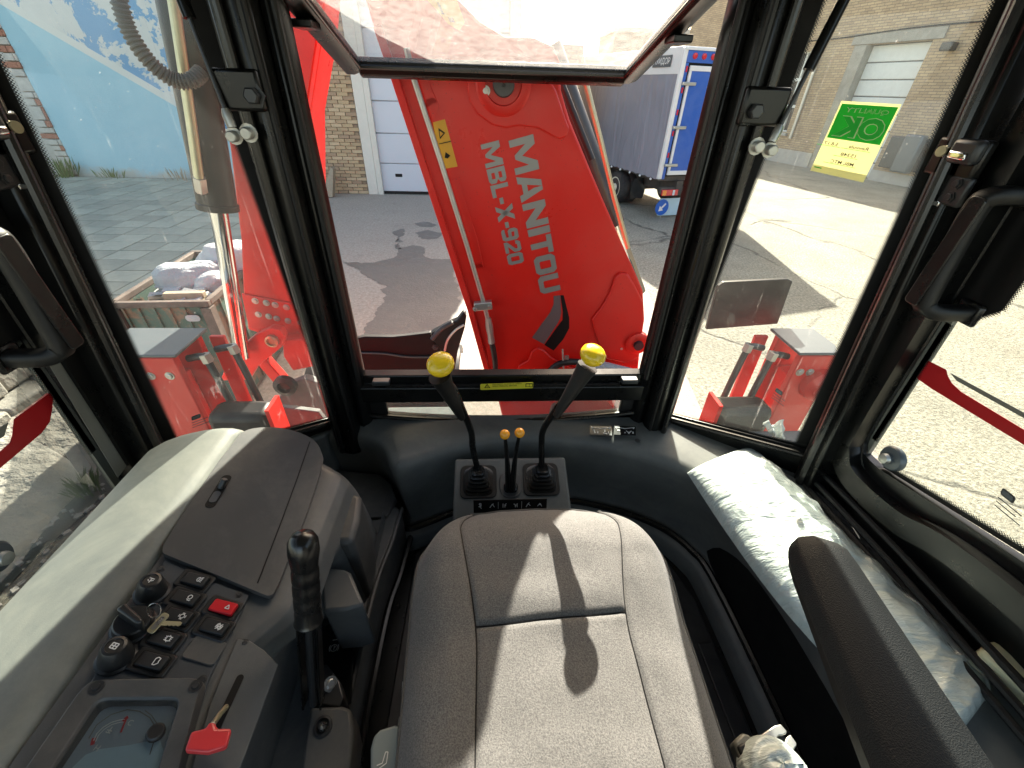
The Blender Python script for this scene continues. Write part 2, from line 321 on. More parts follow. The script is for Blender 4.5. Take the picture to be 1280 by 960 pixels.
# ------------------------------------------------------------------ mesh helpers
def frame(d, up=None):
    d = d.normalized(); up = up or (Vector((0, 0, 1)) if abs(d.z) < .95 else Vector((0, 1, 0)))
    a = up.cross(d).normalized(); return a, d.cross(a).normalized(), d
class MB:
    def __init__(s): s.v = []; s.f = []; s.uv = None
    def add(s, vs, fs):
        o = len(s.v); s.v += [tuple(v) for v in vs]; s.f += [tuple(i+o for i in f) for f in fs]; return s
    def box(s, c, d, rot=None):
        c = Vector(c); h = Vector(d)*.5; q = []
        for x in (-1, 1):
            for y in (-1, 1):
                for z in (-1, 1):
                    p = Vector((x*h.x, y*h.y, z*h.z)); q.append(c + (rot @ p if rot else p))
        return s.add(q, [(0, 1, 3, 2), (4, 6, 7, 5), (0, 4, 5, 1), (2, 3, 7, 6), (0, 2, 6, 4), (1, 5, 7, 3)])
    def bb(s, a, b): a = Vector(a); b = Vector(b); return s.box((a+b)/2, b-a)
    def prism(s, pts, vec):
        pts = [Vector(p) for p in pts]; vec = Vector(vec); k = len(pts)
        nn = Vector((0, 0, 0))
        for i in range(k): nn += pts[i].cross(pts[(i+1) % k])
        if nn.dot(vec) > 0: pts = pts[::-1]
        q = pts + [p+vec for p in pts]
        return s.add(q, [tuple(range(k)), tuple(range(2*k-1, k-1, -1))] + [(i, i+k, (i+1) % k + k, (i+1) % k) for i in range(k)])
    def loft(s, secs, closed=True, cap=True):
        k = len(secs[0]); q = [p for r in secs for p in r]; fs = []
        for j in range(len(secs)-1):
            for i in range(k if closed else k-1):
                a = j*k+i; b = j*k+(i+1) % k; fs.append((a, b, b+k, a+k))
        if cap: fs += [tuple(range(k-1, -1, -1)), tuple(range(len(q)-k, len(q)))]
        return s.add(q, fs)
    def tube(s, pts, r, seg=10, cap=True):
        pts = [Vector(p) for p in pts]; rs = r if isinstance(r, (list, tuple)) else [r]*len(pts)
        secs = []; a = None
        for i, p in enumerate(pts):
            d = (pts[min(i+1, len(pts)-1)] - pts[max(i-1, 0)]).normalized()
            if a is None: a = frame(d)[0]
            a = (a - d*a.dot(d)).normalized(); b = d.cross(a)
            secs.append([p + (a*cos(2*pi*k/seg)+b*sin(2*pi*k/seg))*rs[i] for k in range(seg)])
        return s.loft(secs, True, cap)
    def lathe(s, prof, o, ax, seg=24):
        a, b, d = frame(Vector(ax)); o = Vector(o)
        return s.loft([[o + d*h + (a*cos(2*pi*k/seg)+b*sin(2*pi*k/seg))*max(r, 1e-5) for k in range(seg)] for r, h in prof])
    def ball(s, c, r, sc=(1, 1, 1), seg=20, ax=(0, 0, 1)):
        return s.lathe([(r*sin(pi*i/12), -r*sc[2]*cos(pi*i/12)) for i in range(13)], c, ax, seg)
    def grid(s, fn, nu, nv):
        q = [fn(i/nu, j/nv) for j in range(nv+1) for i in range(nu+1)]
        return s.add(q, [(j*(nu+1)+i, j*(nu+1)+i+1, (j+1)*(nu+1)+i+1, (j+1)*(nu+1)+i) for j in range(nv) for i in range(nu)])
    def sweep(s, prof, pts, upv=None, cap=True):
        """prof: (a,b) offsets; pts: path"""
        pts = [Vector(p) for p in pts]; secs = []
        for i, p in enumerate(pts):
            d = (pts[min(i+1, len(pts)-1)]-pts[max(i-1, 0)]).normalized(); a, b, _ = frame(d, upv)
            secs.append([p+a*x+b*y for x, y in prof])
        return s.loft(secs, True, cap)
    def build(s, name, m, parent=None, smooth=35, bevel=0, seg=2, kind=None, lab=None, fixn=True):
        me = bpy.data.meshes.new(name); me.from_pydata(s.v, [], s.f); me.update()
        if fixn:
            bm = bmesh.new(); bm.from_mesh(me); bmesh.ops.recalc_face_normals(bm, faces=bm.faces); bm.to_mesh(me); bm.free()
        if s.uv:
            l = me.uv_layers.new(name='UVMap')
            for p in me.polygons:
                for li in p.loop_indices: l.data[li].uv = s.uv[me.loops[li].vertex_index]
        o = bpy.data.objects.new(name, me); COL.objects.link(o); me.materials.append(MATS[m])
        if smooth:
            me.polygons.foreach_set('use_smooth', [True]*len(me.polygons)); me.set_sharp_from_angle(angle=radians(smooth))
        if bevel:
            k = o.modifiers.new('bevel', 'BEVEL'); k.width = bevel; k.segments = seg; k.limit_method = 'ANGLE'; k.angle_limit = radians(35)
        if parent: attach(o, parent)
        if kind: o['kind'] = kind
        if lab: o['label'] = lab
        return o
WORLD = {}
def attach(o, p):
    o.parent = p; o.matrix_parent_inverse = Matrix.Translation(-WORLD.get(p.name, Vector((0, 0, 0))))
def tag(o, label, cat, group=None):
    o['label'] = label; o['category'] = cat
    if group: o['group'] = group
    return o
def thing(name, label, cat, loc, group=None):
    o = bpy.data.objects.new(name, None); COL.objects.link(o); o.location = loc; o.empty_display_size = .05
    WORLD[o.name] = Vector(loc); return tag(o, label, cat, group)
def fix_ngon(o):
    bm = bmesh.new(); bm.from_mesh(o.data); bmesh.ops.triangulate(bm, faces=[f for f in bm.faces if len(f.verts) > 4]); bm.to_mesh(o.data); bm.free(); return o
_tc = {}
def text(name, s, o, u, v, m, parent, ext=.0006, bold=0.0, off=None, font=None, spacing=1.0, fit=None):
    """lettering as thin raised mesh; o origin (lower left), u advance direction*size, v up direction*size; fit=(w,h) in units of u,v lengths"""
    key = (s, bold, spacing)
    if key not in _tc:
        cu = bpy.data.curves.new('txt', 'FONT'); cu.body = s; cu.size = 1; cu.offset = bold; cu.space_character = spacing; cu.resolution_u = 3
        to = bpy.data.objects.new('txt', cu); me = bpy.data.meshes.new_from_object(to); bpy.data.objects.remove(to); bpy.data.curves.remove(cu)
        _tc[key] = ([tuple(p.co) for p in me.vertices], [tuple(p.vertices) for p in me.polygons]); bpy.data.meshes.remove(me)
    vs, fs = _tc[key]
    x0 = min(p[0] for p in vs); x1 = max(p[0] for p in vs); y0 = min(p[1] for p in vs); y1 = max(p[1] for p in vs)
    sx = sy = 1
    if fit: sx = fit[0]/(x1-x0); sy = fit[1]/(y1-y0)
    nn = u.cross(v).normalized(); o = Vector(o)
    if nn.dot(CAM-o) < 0: nn = -nn
    b = MB(); b.add([o + u*((p[0]-x0)*sx) + v*((p[1]-y0)*sy) + nn*ext for p in vs], fs)
    return b.build(name, m, parent, smooth=0, fixn=False)
def flat(name, pts, m, parent, nrm=None, h=.0008):
    pts = [Vector(p) for p in pts]
    n = (pts[1]-pts[0]).cross(pts[2]-pts[1]).normalized()
    if n.dot(CAM-pts[0]) < 0: n = -n
    return fix_ngon(MB().prism(pts, n*h).build(name, m, parent, smooth=0))
def rounded(c, ax, ay, w, h, r, k=5):
    c = Vector(c); q = []
    for sx, sy, a0 in ((1, 1, 0), (-1, 1, 90), (-1, -1, 180), (1, -1, 270)):
        for i in range(k+1):
            a = radians(a0+90*i/k); q.append(c + ax*(sx*(w/2-r)+r*cos(a)) + ay*(sy*(h/2-r)+r*sin(a)))
    return q
def smoothpath(pts, n=8):
    pts = [Vector(p) for p in pts]; out = []
    for i in range(len(pts)-1):
        p0 = pts[max(i-1, 0)]; p1 = pts[i]; p2 = pts[i+1]; p3 = pts[min(i+2, len(pts)-1)]
        for k in range(n):
            t = k/n; out.append(.5*((2*p1)+(p2-p0)*t+(2*p0-5*p1+4*p2-p3)*t*t+(3*p1-p0-3*p2+p3)*t**3))
    out.append(pts[-1]); return out
def bolt(parent, p, nrm, r=.012, m='zinc', name='bolt', h=.5):
    return MB().lathe([(0, 0), (r*1.5, 0), (r*1.5, r*.2), (r, r*.2), (r, r*h), (r*.8, r*(h+.15)), (0, r*(h+.15))], p, nrm, 6 if m != 'zinc' else 12).build(name, m, parent)
def sstep(a, b, x):
    t = max(0, min(1, (x-a)/(b-a))); return t*t*(3-2*t)

# ================================================================== THE SETTING
def sheet(name, pts, z, m, sub=0):
    o = fix_ngon(MB().add([(x, y, z) for x, y in pts], [tuple(range(len(pts)))]).build(name, m, smooth=0)); o['kind'] = 'structure'; return o
ground = sheet('ground', [(-600, -600), (600, -600), (600, 600), (-600, 600)], 0, 'yard')
AN = (at(470, 245, z=0)).copy(); BN = at(535, 242, z=0)
GY = 11.6
apron = sheet('apron', [(-4.9, GY), (2.2, GY), (2.35, 6.2), (1.7, 1.4), (-1.2, 1.2), (-3.1, 5.2)], .004, 'apron')
# wet stain on the apron, outlines followed on the ground
def stain(name, px, z):
    pts = [at(x, y, z=z) for x, y in px]; k = len(pts); q = []
    for i in range(k):
        a, b = pts[i], pts[(i+1) % k]; d = b-a; nn = Vector((-d.y, d.x, 0))
        for j in range(22):
            t = j/22; p = a+d*t; q.append(p + nn.normalized()*(noise.noise(p*2.3)*.09 + noise.noise(p*7)*.05 + noise.noise(p*19)*.03 + noise.noise(p*50)*.012)*min(1, d.length*2.2))
    o = fix_ngon(MB().add(q, [tuple(range(len(q)))]).build(name, 'wet', smooth=0)); o['kind'] = 'structure'; return o
stain('wet_patch', [(428, 328), (470, 328), (494, 323), (500, 310), (515, 306), (528, 308), (531, 320), (540, 324), (575, 324), (566, 338), (570, 352), (578, 372), (588, 392), (560, 412), (545, 424), (470, 424), (448, 424), (460, 402), (478, 378), (485, 358), (470, 352), (448, 338)], .008)
stain('wet_patch', [(490, 290), (503, 286), (506, 293), (500, 303), (495, 297)], .008)
stain('wet_patch', [(518, 291), (536, 287), (552, 291), (546, 298), (528, 298)], .008)
stain('wet_patch', [(517, 279), (530, 277), (545, 281), (540, 284), (524, 283)], .008)
stain('wet_patch', [(492, 306), (500, 304), (501, 311), (494, 311)], .008)
# paved yard on the left, slab by slab
pave = sheet('paving', [(-13.5, 12.9), (-4.9, 12.9), (-3.2, 5.2), (-1.9, 2.2), (-3.1, 1.3), (-13.5, 1.3)], .004, 'joint'); pave['kind'] = 'structure'
sm = {}
def slabmesh(w, h):
    k = (round(w, 3), round(h, 3))
    if k not in sm:
        o = MB().prism([(-w/2, -h/2, 0), (w/2, -h/2, 0), (w/2, h/2, 0), (-w/2, h/2, 0)], (0, 0, .03)).build('paving_slab', 'slab', None, smooth=0); sm[k] = o.data; bpy.data.objects.remove(o)
    return sm[k]
cnt = 0
pa = radians(0); ux = Vector((cos(pa), sin(pa), 0)); uy = Vector((-sin(pa), cos(pa), 0)); org = Vector((-3.2, 12.95, 0))
for j in range(0, 26):
    for i in range(0, 18):
        c = org - ux*(.25+i*.52) - uy*(.22+j*.43)
        lx = -4.9 + (12.9-c.y)*.225
        if c.x > lx-.25 or c.x < -12.2 or c.y < 3.4: continue
        if c.x < -5.2-(c.y-3.4)*.85: continue
        if c.x < -3.9 and c.y < 4.6 and c.x < -4.6: continue
        o = bpy.data.objects.new('paving_slab', slabmesh(.500, .410)); COL.objects.link(o); o.parent = pave
        o.location = c + Vector((0, 0, .004+random.uniform(0, .006))); o.rotation_euler = (random.uniform(-.006, .006), random.uniform(-.006, .006), pa+random.uniform(-.006, .006)); cnt += 1

# ------------------------------------------------------------------ garage straight ahead
g = thing('garage_building', 'pale brick garage building with a white sectional door behind the boom', 'building', (-1, GY, 0))
MB().bb((-4.85, GY+.06, 0), (-2.95, GY+4, 5.2)).build('wall', 'brick_far', g, smooth=0)
MB().bb((.75, GY+.06, 0), (2.15, GY+4, 3.1)).build('wall', 'brick_far', g, smooth=0)
MB().bb((-2.95, GY+.06, 3.9), (.75, GY+4, 5.2)).build('wall', 'brick_far', g, smooth=0)
MB().bb((-5.0, GY-.1, 5.2), (.86, GY+4.2, 5.35)).build('roof', 'stone_trim', g, smooth=0)
bmesh_b = MB().box((0, 0, 0), (.235, .05, .066)).build('brick', 'brick_0', None, smooth=0, bevel=.006); bdat = bmesh_b.data; bpy.data.objects.remove(bmesh_b)
bm_ = []
for i in range(4):
    d = bdat.copy(); d.materials.clear(); d.materials.append(MATS['brick_%d' % i]); bm_.append(d)
for r in range(47):
    for k in range(7):
        x = -2.97-.125-k*.25-(.125 if r % 2 else 0)
        if x < -4.72: continue
        o = bpy.data.objects.new('brick', random.choice(bm_)); COL.objects.link(o); o.parent = g; o.matrix_parent_inverse = Matrix.Translation(-WORLD[g.name])
        o.location = (x, GY+.048+random.uniform(-.004, .004), .04+r*.0755); o.rotation_euler = (0, random.uniform(-.008, .008), 0)
MB().bb((-2.96, GY-.03, 0), (-2.72, GY+.3, 3.86)).build('door_jamb', 'jamb_white', g, bevel=.015)
MB().bb((.52, GY-.03, 0), (.76, GY+.3, 3.86)).build('door_jamb', 'jamb_white', g, bevel=.015)
MB().bb((-2.96, GY-.035, 3.86), (.76, GY+.3, 4.08)).build('door_lintel', 'jamb_white', g, bevel=.015)
gd = MB().bb((-2.72, GY+.16, .0), (.52, GY+.2, 3.86)).build('garage_door', 'door_white', g, smooth=0)
for r in range(6):
    p = MB().bb((-2.715, GY+.09, .065+r*.638), (.515, GY+.155, .065+(r+1)*.638-.016)).build('door_panel', 'door_white', gd, bevel=.012)
MB().bb((-2.70, GY+.085, .005), (.50, GY+.15, .06)).build('door_seal', 'rubber', gd)
MB().bb((-2.27, GY+.075, .40), (-2.10, GY+.10, .47)).build('door_grip', 'black_print', gd, bevel=.01)
MB().bb((-2.72, GY-.02, 0), (-2.60, GY+.08, 3.86)).build('door_track', 'jamb_white', g)
o = tag(MB().prism([(-4.0, GY-.5, .02), (-3.72, GY-.5, .02), (-3.6, GY-.42, .62), (-3.66, GY-.40, .66), (-3.9, GY-.45, .2)], (0, .2, 0)).build('plank_offcut', 'board', smooth=0), 'small brown board leaning at the foot of the brick garage wall', 'board')
MB().bb((-3.8, GY-.03, 1.62), (-3.68, GY+.04, 1.78)).build('wall_lamp', 'window_white', g, bevel=.02)

# ------------------------------------------------------------------ blue plastered building on the left
b_ = thing('plaster_building', 'building with peeling blue plaster and a slanting white band', 'building', (-9, 13.2, 0))
o = MB().bb((-11.1, 13.2, 0), (-4.9, 18, 8.5)).build('wall', 'blue_plaster', b_, smooth=0)
MB().bb((-18, 13.42, 0), (-11.45, 18, 8.5)).build('wall', 'stone_trim', b_, smooth=0)
MB().bb((-18, 13.0, 8.5), (-4.8, 18.2, 8.8)).build('roof', 'stone_trim', b_, smooth=0)
MB().bb((-11.46, 13.3, 0), (-11.1, 13.6, 8.5)).build('corner_backing', 'mortar', b_, smooth=0)
z = .05
while z < 4.6:
    h = random.choice([.13, .14, .3, .16]); wd = random.uniform(.22, .36)
    m_ = random.choice(['brick_white', 'brick_white', 'brick_red', 'brick_white'])
    MB().bb((-11.46+random.uniform(-.06, .06), 13.16+random.uniform(0, .05), z), (-11.46+wd, 13.4, z+h-.02)).build('quoin_brick', m_, b_, bevel=.012)
    if wd < .33: MB().bb((-11.46+wd+.015, 13.15+random.uniform(0, .04), z), (-11.09, 13.4, z+h-.02)).build('quoin_brick', random.choice(['brick_white', 'brick_red', 'brick_red']), b_, bevel=.012)
    z += h
def tuft(name, c, n, h, spread, lab, m='grass'):
    b = MB()
    for i in range(n):
        a = random.uniform(0, 2*pi); r = random.uniform(0, spread); p = Vector(c)+Vector((cos(a)*r, sin(a)*r, 0)); hh = h*random.uniform(.45, 1)
        d = Vector((cos(a), sin(a), 0))*hh*random.uniform(.1, .6); s_ = Vector((-sin(a), cos(a), 0))*h*.03
        b.add([p-s_, p+s_, p+d*.5+Vector((0, 0, hh*.7))+s_*.6, p+d+Vector((0, 0, hh)), p+d*.5+Vector((0, 0, hh*.7))-s_*.6], [(0, 1, 2, 3, 4)])
    return tag(b.build(name, m, smooth=0, fixn=False), lab, 'weed', 'weeds')
tuft('weed_clump', (-11.3, 12.95, 0), 60, .55, .35, 'green weeds at the corner of the peeling blue wall')
tuft('weed_clump', (-10.1, 13.05, 0), 40, .3, .4, 'low weeds along the foot of the blue wall')
tuft('weed_clump', (-8.3, 13.05, 0), 24, .38, .6, 'thin dry stalks at the right foot of the blue wall', 'board')

# ------------------------------------------------------------------ brick works hall on the right
h_ = thing('brick_hall', 'long brown brick hall with a grey roller door across the sunny yard', 'building', (14, 18, 0))
p0 = at(960, 200, z=0); p1 = at(1125, 232, z=0); hd_ = (p1-p0).normalized(); hn = Vector((-hd_.y, hd_.x, 0))
if hn.dot(-p0) < 0: hn = -hn
HP = (p0, hn)
def hall(s, z, d=0): return p0 + hd_*s + Vector((0, 0, z)) + hn*d
def hs(px, py): q = at(px, py, pl=HP); return (q-p0).dot(hd_), q.z
def hbox(name, m, s0, s1, z0, z1, d0, d1, parent=h_, **k):
    return MB().prism([hall(s0, z0, d0), hall(s1, z0, d0), hall(s1, z1, d0), hall(s0, z1, d0)], hn*(d1-d0)).build(name, m, parent, **k)
dL, dt = hs(1068, 60); dR, _ = hs(1158, 47); dB, _ = hs(1012, 200)
wL, wt = hs(1003, 66); wR, _ = hs(1016, 64); _, wb = hs(984, 162)
s_door0, s_door1 = hs(1063, 110)[0], hs(1143, 100)[0]; ztop = hs(1110, 54)[1]
s_w0, s_w1 = hs(985, 110)[0]-.35, hs(1002, 110)[0]; zw1 = hs(1006, 64)[1]; zw0 = hs(980, 165)[1]
hbox('wall', 'brick_side', -8, s_w0, 0, 6.6, -.5, 0, smooth=0)
hbox('wall', 'brick_side', s_w0, s_w1, 0, zw0, -.5, 0, smooth=0); hbox('wall', 'brick_side', s_w0, s_w1, zw1, 6.6, -.5, 0, smooth=0)
hbox('wall', 'brick_side', s_w1, s_door0-.45, 0, 6.6, -.5, 0, smooth=0)
hbox('wall', 'brick_side', s_door0-.45, s_door1, ztop, 6.6, -.5, 0, smooth=0)
hbox('wall', 'brick_side', s_door1, 40, 0, 6.6, -.5, 0, smooth=0)
hbox('plinth', 'stone_trim', s_door1+.02, 40, 0, .32, 0, .06, smooth=0)
hbox('plinth', 'stone_trim', -8, s_door0-.47, 0, .5, 0, .05, smooth=0)
hbox('door_column', 'concrete_block', s_door0-.45, s_door0, 0, ztop, -.5, .03, smooth=0)
rd = hbox('roller_door', 'grey_plate', s_door0, s_door1, .0, ztop, -.5, -.3, smooth=0)
for k in range(8):
    zz0 = ztop*k/8
    hbox('door_panel', 'window_white', s_door0+.01, s_door1-.01, zz0+.01, zz0+ztop/8-.02, -.3, -.26, rd, bevel=.02)
wn = hbox('window', 'dark_steel', s_w0, s_w1, zw0, zw1, -.4, -.3, smooth=0)
for k in range(4):
    zz0 = zw0+(zw1-zw0)*k/3.; hbox('window_bar', 'window_white', s_w0, s_w1, zz0-.05, zz0+.05, -.28, -.2, wn, smooth=0)
for sx in (s_w0, (s_w0+s_w1)/2, s_w1-.06): hbox('window_bar', 'window_white', sx, sx+.07, zw0, zw1, -.29, -.21, wn, smooth=0)
hbox('window_sill', 'stone_trim', s_w0-.1, s_w1+.1, zw0-.12, zw0-.02, -.2, .12, wn, smooth=0)
dpx = s_door1+2.2
MB().tube([hall(dpx, .2, .12), hall(dpx, 6.5, .12)], .07, 12).build('downpipe', 'zinc', h_)
MB().tube([hall(s_w1+.4, 6.5, .1), hall(s_w1+.4, .9, .1)], .06, 12).build('downpipe', 'zinc', h_)
hbox('lintel', 'concrete_block', s_door0-.6, s_door1+.3, ztop+.02, ztop+.3, .0, .05, smooth=0)
MB().tube(smoothpath([hall(s_w0-3, 4.2, .06), hall(s_w1+.2, 4.05, .06), hall(s_door1, 4.15, .06), hall(s_door1+5, 4.0, .06)]), .02, 8).build('cable', 'rubber', h_)
hbox('wall_lamp', 'dark_steel', s_door1+.5, s_door1+.8, ztop-.3, ztop-.1, .01, .3, bevel=.03)
hbox('vent_box', 'dark_steel', s_door1+.3, s_door1+1.6, .45, 1.35, 0.01, .25, bevel=.03)
hbox('vent_box', 'grey_plate', s_door1+.9, s_door1+1.45, .40, 1.45, .26, .5, bevel=.05)
# far brick shed behind the lorry
f_ = thing('brick_shed', 'flat roofed tan brick shed in the distance behind the lorry', 'building', (8, 31, 0))
MB().bb((7.2, 30, 0), (16, 34, 5.0)).build('wall', 'brick_far', f_, smooth=0)
MB().bb((7.1, 29.8, 5.0), (16.1, 34.2, 5.2)).build('roof', 'stone_trim', f_, smooth=0)
o = tag(MB().bb((2.3, 15.2, 0), (2.75, 15.6, 2.4)).build('metal_cabinet', 'skip_paint', bevel=.02), 'dark green cabinet glimpsed between the boom and the lorry', 'cabinet')

# ------------------------------------------------------------------ low block wall and mortar bank outside the left door
wl = thing('block_wall', 'low weathered concrete block wall outside the left door', 'wall', (-3.9, 2.5, 0))
for j in range(9):
    y0 = .1+j*.42 + random.uniform(-.02, .02)
    MB().bb((-3.95, y0, .0), (-3.55+random.uniform(-.02, .02), y0+.40, .24)).build('block', 'concrete_block', wl, bevel=.02)
    MB().bb((-4.15, y0-.2, .25), (-3.72+random.uniform(-.02, .02), y0+.20, .5)).build('block', 'concrete_block', wl, bevel=.02)
    MB().bb((-4.5, y0-.1, .51), (-3.80+random.uniform(-.015, .015), y0+.30, .60)).build('coping_stone', 'stone_trim', wl, bevel=.015)
MB().bb((-9, -3, -.1), (-4.3, 4.4, .55)).build('backfill', 'mortar_bed', wl, smooth=0)
bank = MB().grid(lambda u, v: Vector((-3.6+u*.95+.05*noise.noise(Vector((u*3, v*9, 1))), -1.2+v*5.2, .17-.15*u**1.4+.035*noise.noise(Vector((u*9, v*40, 2)))+.02*noise.noise(Vector((u*30, v*120, 5))) if u < .94 else .0)), 34, 150).build('mortar_bank', 'mortar_bed', fixn=True)
bank['kind'] = 'structure'
tuft('weed_clump', at(108, 615, z=.03), 60, .16, .08, 'tuft of fresh grass at the edge of the mortar bank')
gv = MB()
for i in range(500):
    p = Vector((random.uniform(-2.75, -2.0), random.uniform(.2, 3.2), .006)); r = random.uniform(.006, .02)
    gv.ball(p, r, (1, 1, .7), 5) if False else gv.box(p, (r*2, r*1.6, r), Matrix.Rotation(random.uniform(0, 6), 3, 'Z'))
o = gv.build('gravel', 'stone_trim', smooth=0); o['kind'] = 'stuff'; o['label'] = 'scattered pale gravel along the mortar bank'; o['category'] = 'gravel'

# ================================================================== LORRY
T0 = Vector((3.58, 9.45, 0)); th_ = Vector((-.265, .964, 0)).normalized(); tr_ = Vector((th_.y, -th_.x, 0))
TW, TL, TB, TT = 2.05, 4.6, .82, 2.98
tk = thing('lorry', 'box lorry with lilac tarpaulin side and bright blue rear door', 'lorry', T0)
def tp(a, s, z): return T0 + tr_*a + th_*s + Vector((0, 0, z))
def tbox(name, m, a0, a1, s0, s1, z0, z1, parent=tk, **k):
    return MB().prism([tp(a0, s0, z0), tp(a1, s0, z0), tp(a1, s1, z0), tp(a0, s1, z0)], (0, 0, z1-z0)).build(name, m, parent, **k)
tbox('cargo_floor', 'truck_frame', .02, TW-.02, .03, TL, TB-.04, TB+.1, smooth=0)
side = MB().grid(lambda u, v: tp(.0+.012*noise.noise(Vector((u*9, v*4, 3))), .04+u*(TL-.04), TB+.0+v*(2.60-TB)+(-.02*sin(u*60)**2 if v == 0 else 0)), 90, 24)
side.build('tarpaulin', 'tarp', tk)
tbox('tarpaulin_core', 'truck_frame', .03, TW-.03, .05, TL-.02, TB+.11, TT-.05, smooth=0)
up_ = MB().grid(lambda u, v: tp(-.008+.006*noise.noise(Vector((u*7, v*3, 8))), .04+u*(TL-.04), 2.59+v*(TT-2.60)), 60, 8).build('tarpaulin_top', 'truck_white', tk)
tbox('roof', 'truck_white', .0, TW, .03, TL, TT-.03, TT+.02, bevel=.02)
MB().grid(lambda u, v: tp(TW, .04+u*(TL-.04), TB+v*(TT-TB)), 2, 2).build('tarpaulin', 'tarp', tk)
# dark print plate with name on the white top strip
q0 = tp(-.018, .95, 2.70); uu = -th_; vv = Vector((0, 0, 1))
MB().prism([tp(-.022, .32, 2.70), tp(-.022, .92, 2.70), tp(-.022, .92, 2.88), tp(-.022, .32, 2.88)], -tr_*.003).build('name_plate', 'grey_plate', tk, smooth=0)
text('lettering', 'ПУИДОР', tp(-.027, .885, 2.725), uu, vv, 'white_print', tk, ext=.004, bold=.01, fit=(.53, .12))
text('lettering', 'М', tp(-.024, 1.16, 2.71), uu, vv, 'grey_plate', tk, ext=.004, fit=(.13, .13))
# rear: posts, header with three lamps, framed blue door
MB().prism([tp(-.02, -.01, TB), tp(.07, -.01, TB), tp(.07, .06, TB), tp(-.02, .06, TB)], (0, 0, TT-TB)).build('corner_post', 'truck_white', tk, bevel=.01)
tbox('rear_header', 'truck_blue', .07, TW, -.02, .06, 2.76, TT-.04, bevel=.01)
tbox('rear_header_trim', 'truck_white', .0, TW, -.03, .05, TT-.038, TT-.005, smooth=0)
tbox('door_gap', 'black_print', .07, TW-.07, .0, .05, TB+.05, 2.76, smooth=0)
for a in (.07, TW-.13): tbox('corner_post', 'truck_blue', a, a+.06, -.012, .05, TB, 2.755, smooth=0)
for a0, a1 in ((.16, 1.03), (1.06, TW-.16)):
    d = tbox('rear_door', 'truck_blue', a0+.05, a1-.05, -.035, .0, TB+.16, 2.64, smooth=0)
    tbox('door_frame', 'truck_white', a0, a1, -.05, -.003, 2.64, 2.72, d, bevel=.008); tbox('door_frame', 'truck_white', a0, a1, -.05, -.003, TB+.08, TB+.16, d, bevel=.008)
    tbox('door_frame', 'truck_white', a0, a0+.05, -.048, -.003, TB+.16, 2.64, d, bevel=.008); tbox('door_frame', 'truck_white', a1-.05, a1, -.048, -.003, TB+.16, 2.64, d, bevel=.008)
for z in (2.42, 1.72, 1.06):
    MB().prism([tp(.05, -.085, z), tp(.34, -.085, z), tp(.34, -.05, z), tp(.05, -.03, z)], (0, 0, .055)).build('hinge', 'zinc', tk, bevel=.012)
for i, a in enumerate((.22, .42, .62, 1.4, 1.6, 1.8)):
    MB().lathe([(0, 0), (.05, 0), (.045, .02), (.0, .028)], tp(a, -.02, 2.86), -th_, 16).build('marker_lamp', 'lamp_red', tk)
for z in (2.62, 2.30, 1.95, 1.60, 1.22): MB().prism([tp(.085, -.014, z), tp(.115, -.014, z), tp(.115, -.014, z+.09), tp(.085, -.014, z+.09)], -th_*.012).build('reflector', 'lamp_red', tk, smooth=0)
tbox('chassis', 'truck_frame', .45, .6, -.05, TL, .5, .78, smooth=0); tbox('chassis', 'truck_frame', TW-.6, TW-.45, -.05, TL, .5, .78, smooth=0)
tbox('bumper', 'truck_frame', .1, TW-.1, -.02, .08, .52, .66, bevel=.02)
for a0 in (.12, TW-.52):
    lp = tbox('tail_lamp', 'lamp_red', a0, a0+.4, -.06, -.02, .50, .62, bevel=.01)
    tbox('indicator', 'lamp_orange', a0+.01, a0+.10, -.068, -.06, .51, .61, lp, smooth=0); tbox('reverse_lamp', 'window_white', a0+.26, a0+.31, -.068, -.06, .51, .61, lp, smooth=0)
def wheel(a, s, R=.36, w=.24):
    t = MB().lathe([(R*.62, -w/2), (R*.93, -w/2), (R, -w*.32), (R, w*.32), (R*.93, w/2), (R*.62, w/2), (R*.6, 0)], tp(a, s, R), tr_, 32).build('wheel', 'tyre', tk)
    MB().lathe([(0, -w*.62), (R*.22, -w*.60), (R*.26, -w*.44), (R*.52, -w*.44), (R*.60, -w*.53), (R*.645, -w*.53), (R*.6, 0), (0, 0)], tp(a, s, R), tr_, 28).build('rim', 'rim', t)
wheel(.17, 1.75); wheel(.42, 1.75); wheel(TW-.17, 1.75); wheel(TW-.42, 1.75); wheel(.15, 4.9); wheel(TW-.15, 4.9)
tbox('axle', 'truck_frame', .2, TW-.2, 1.7, 1.82, .3, .44, smooth=0)
MB().grid(lambda u, v: tp(.16+u*.32, 1.15+.05*sin(v*4+u*3), .2+v*.45), 8, 8).build('mud_flap', 'dark_steel', tk)
for k in range(8): MB().ball(tp(-.02, .25+k*.42, TB-.03), .025).build('strap_hook', 'window_white', tk)
cabt = tbox('cab', 'truck_white', .05, TW-.05, TL+.15, TL+1.7, .5, 2.3, bevel=.12)
tbox('cab_window', 'black_print', .03, TW-.03, TL+.5, TL+1.3, 1.5, 2.05, cabt, bevel=.03)
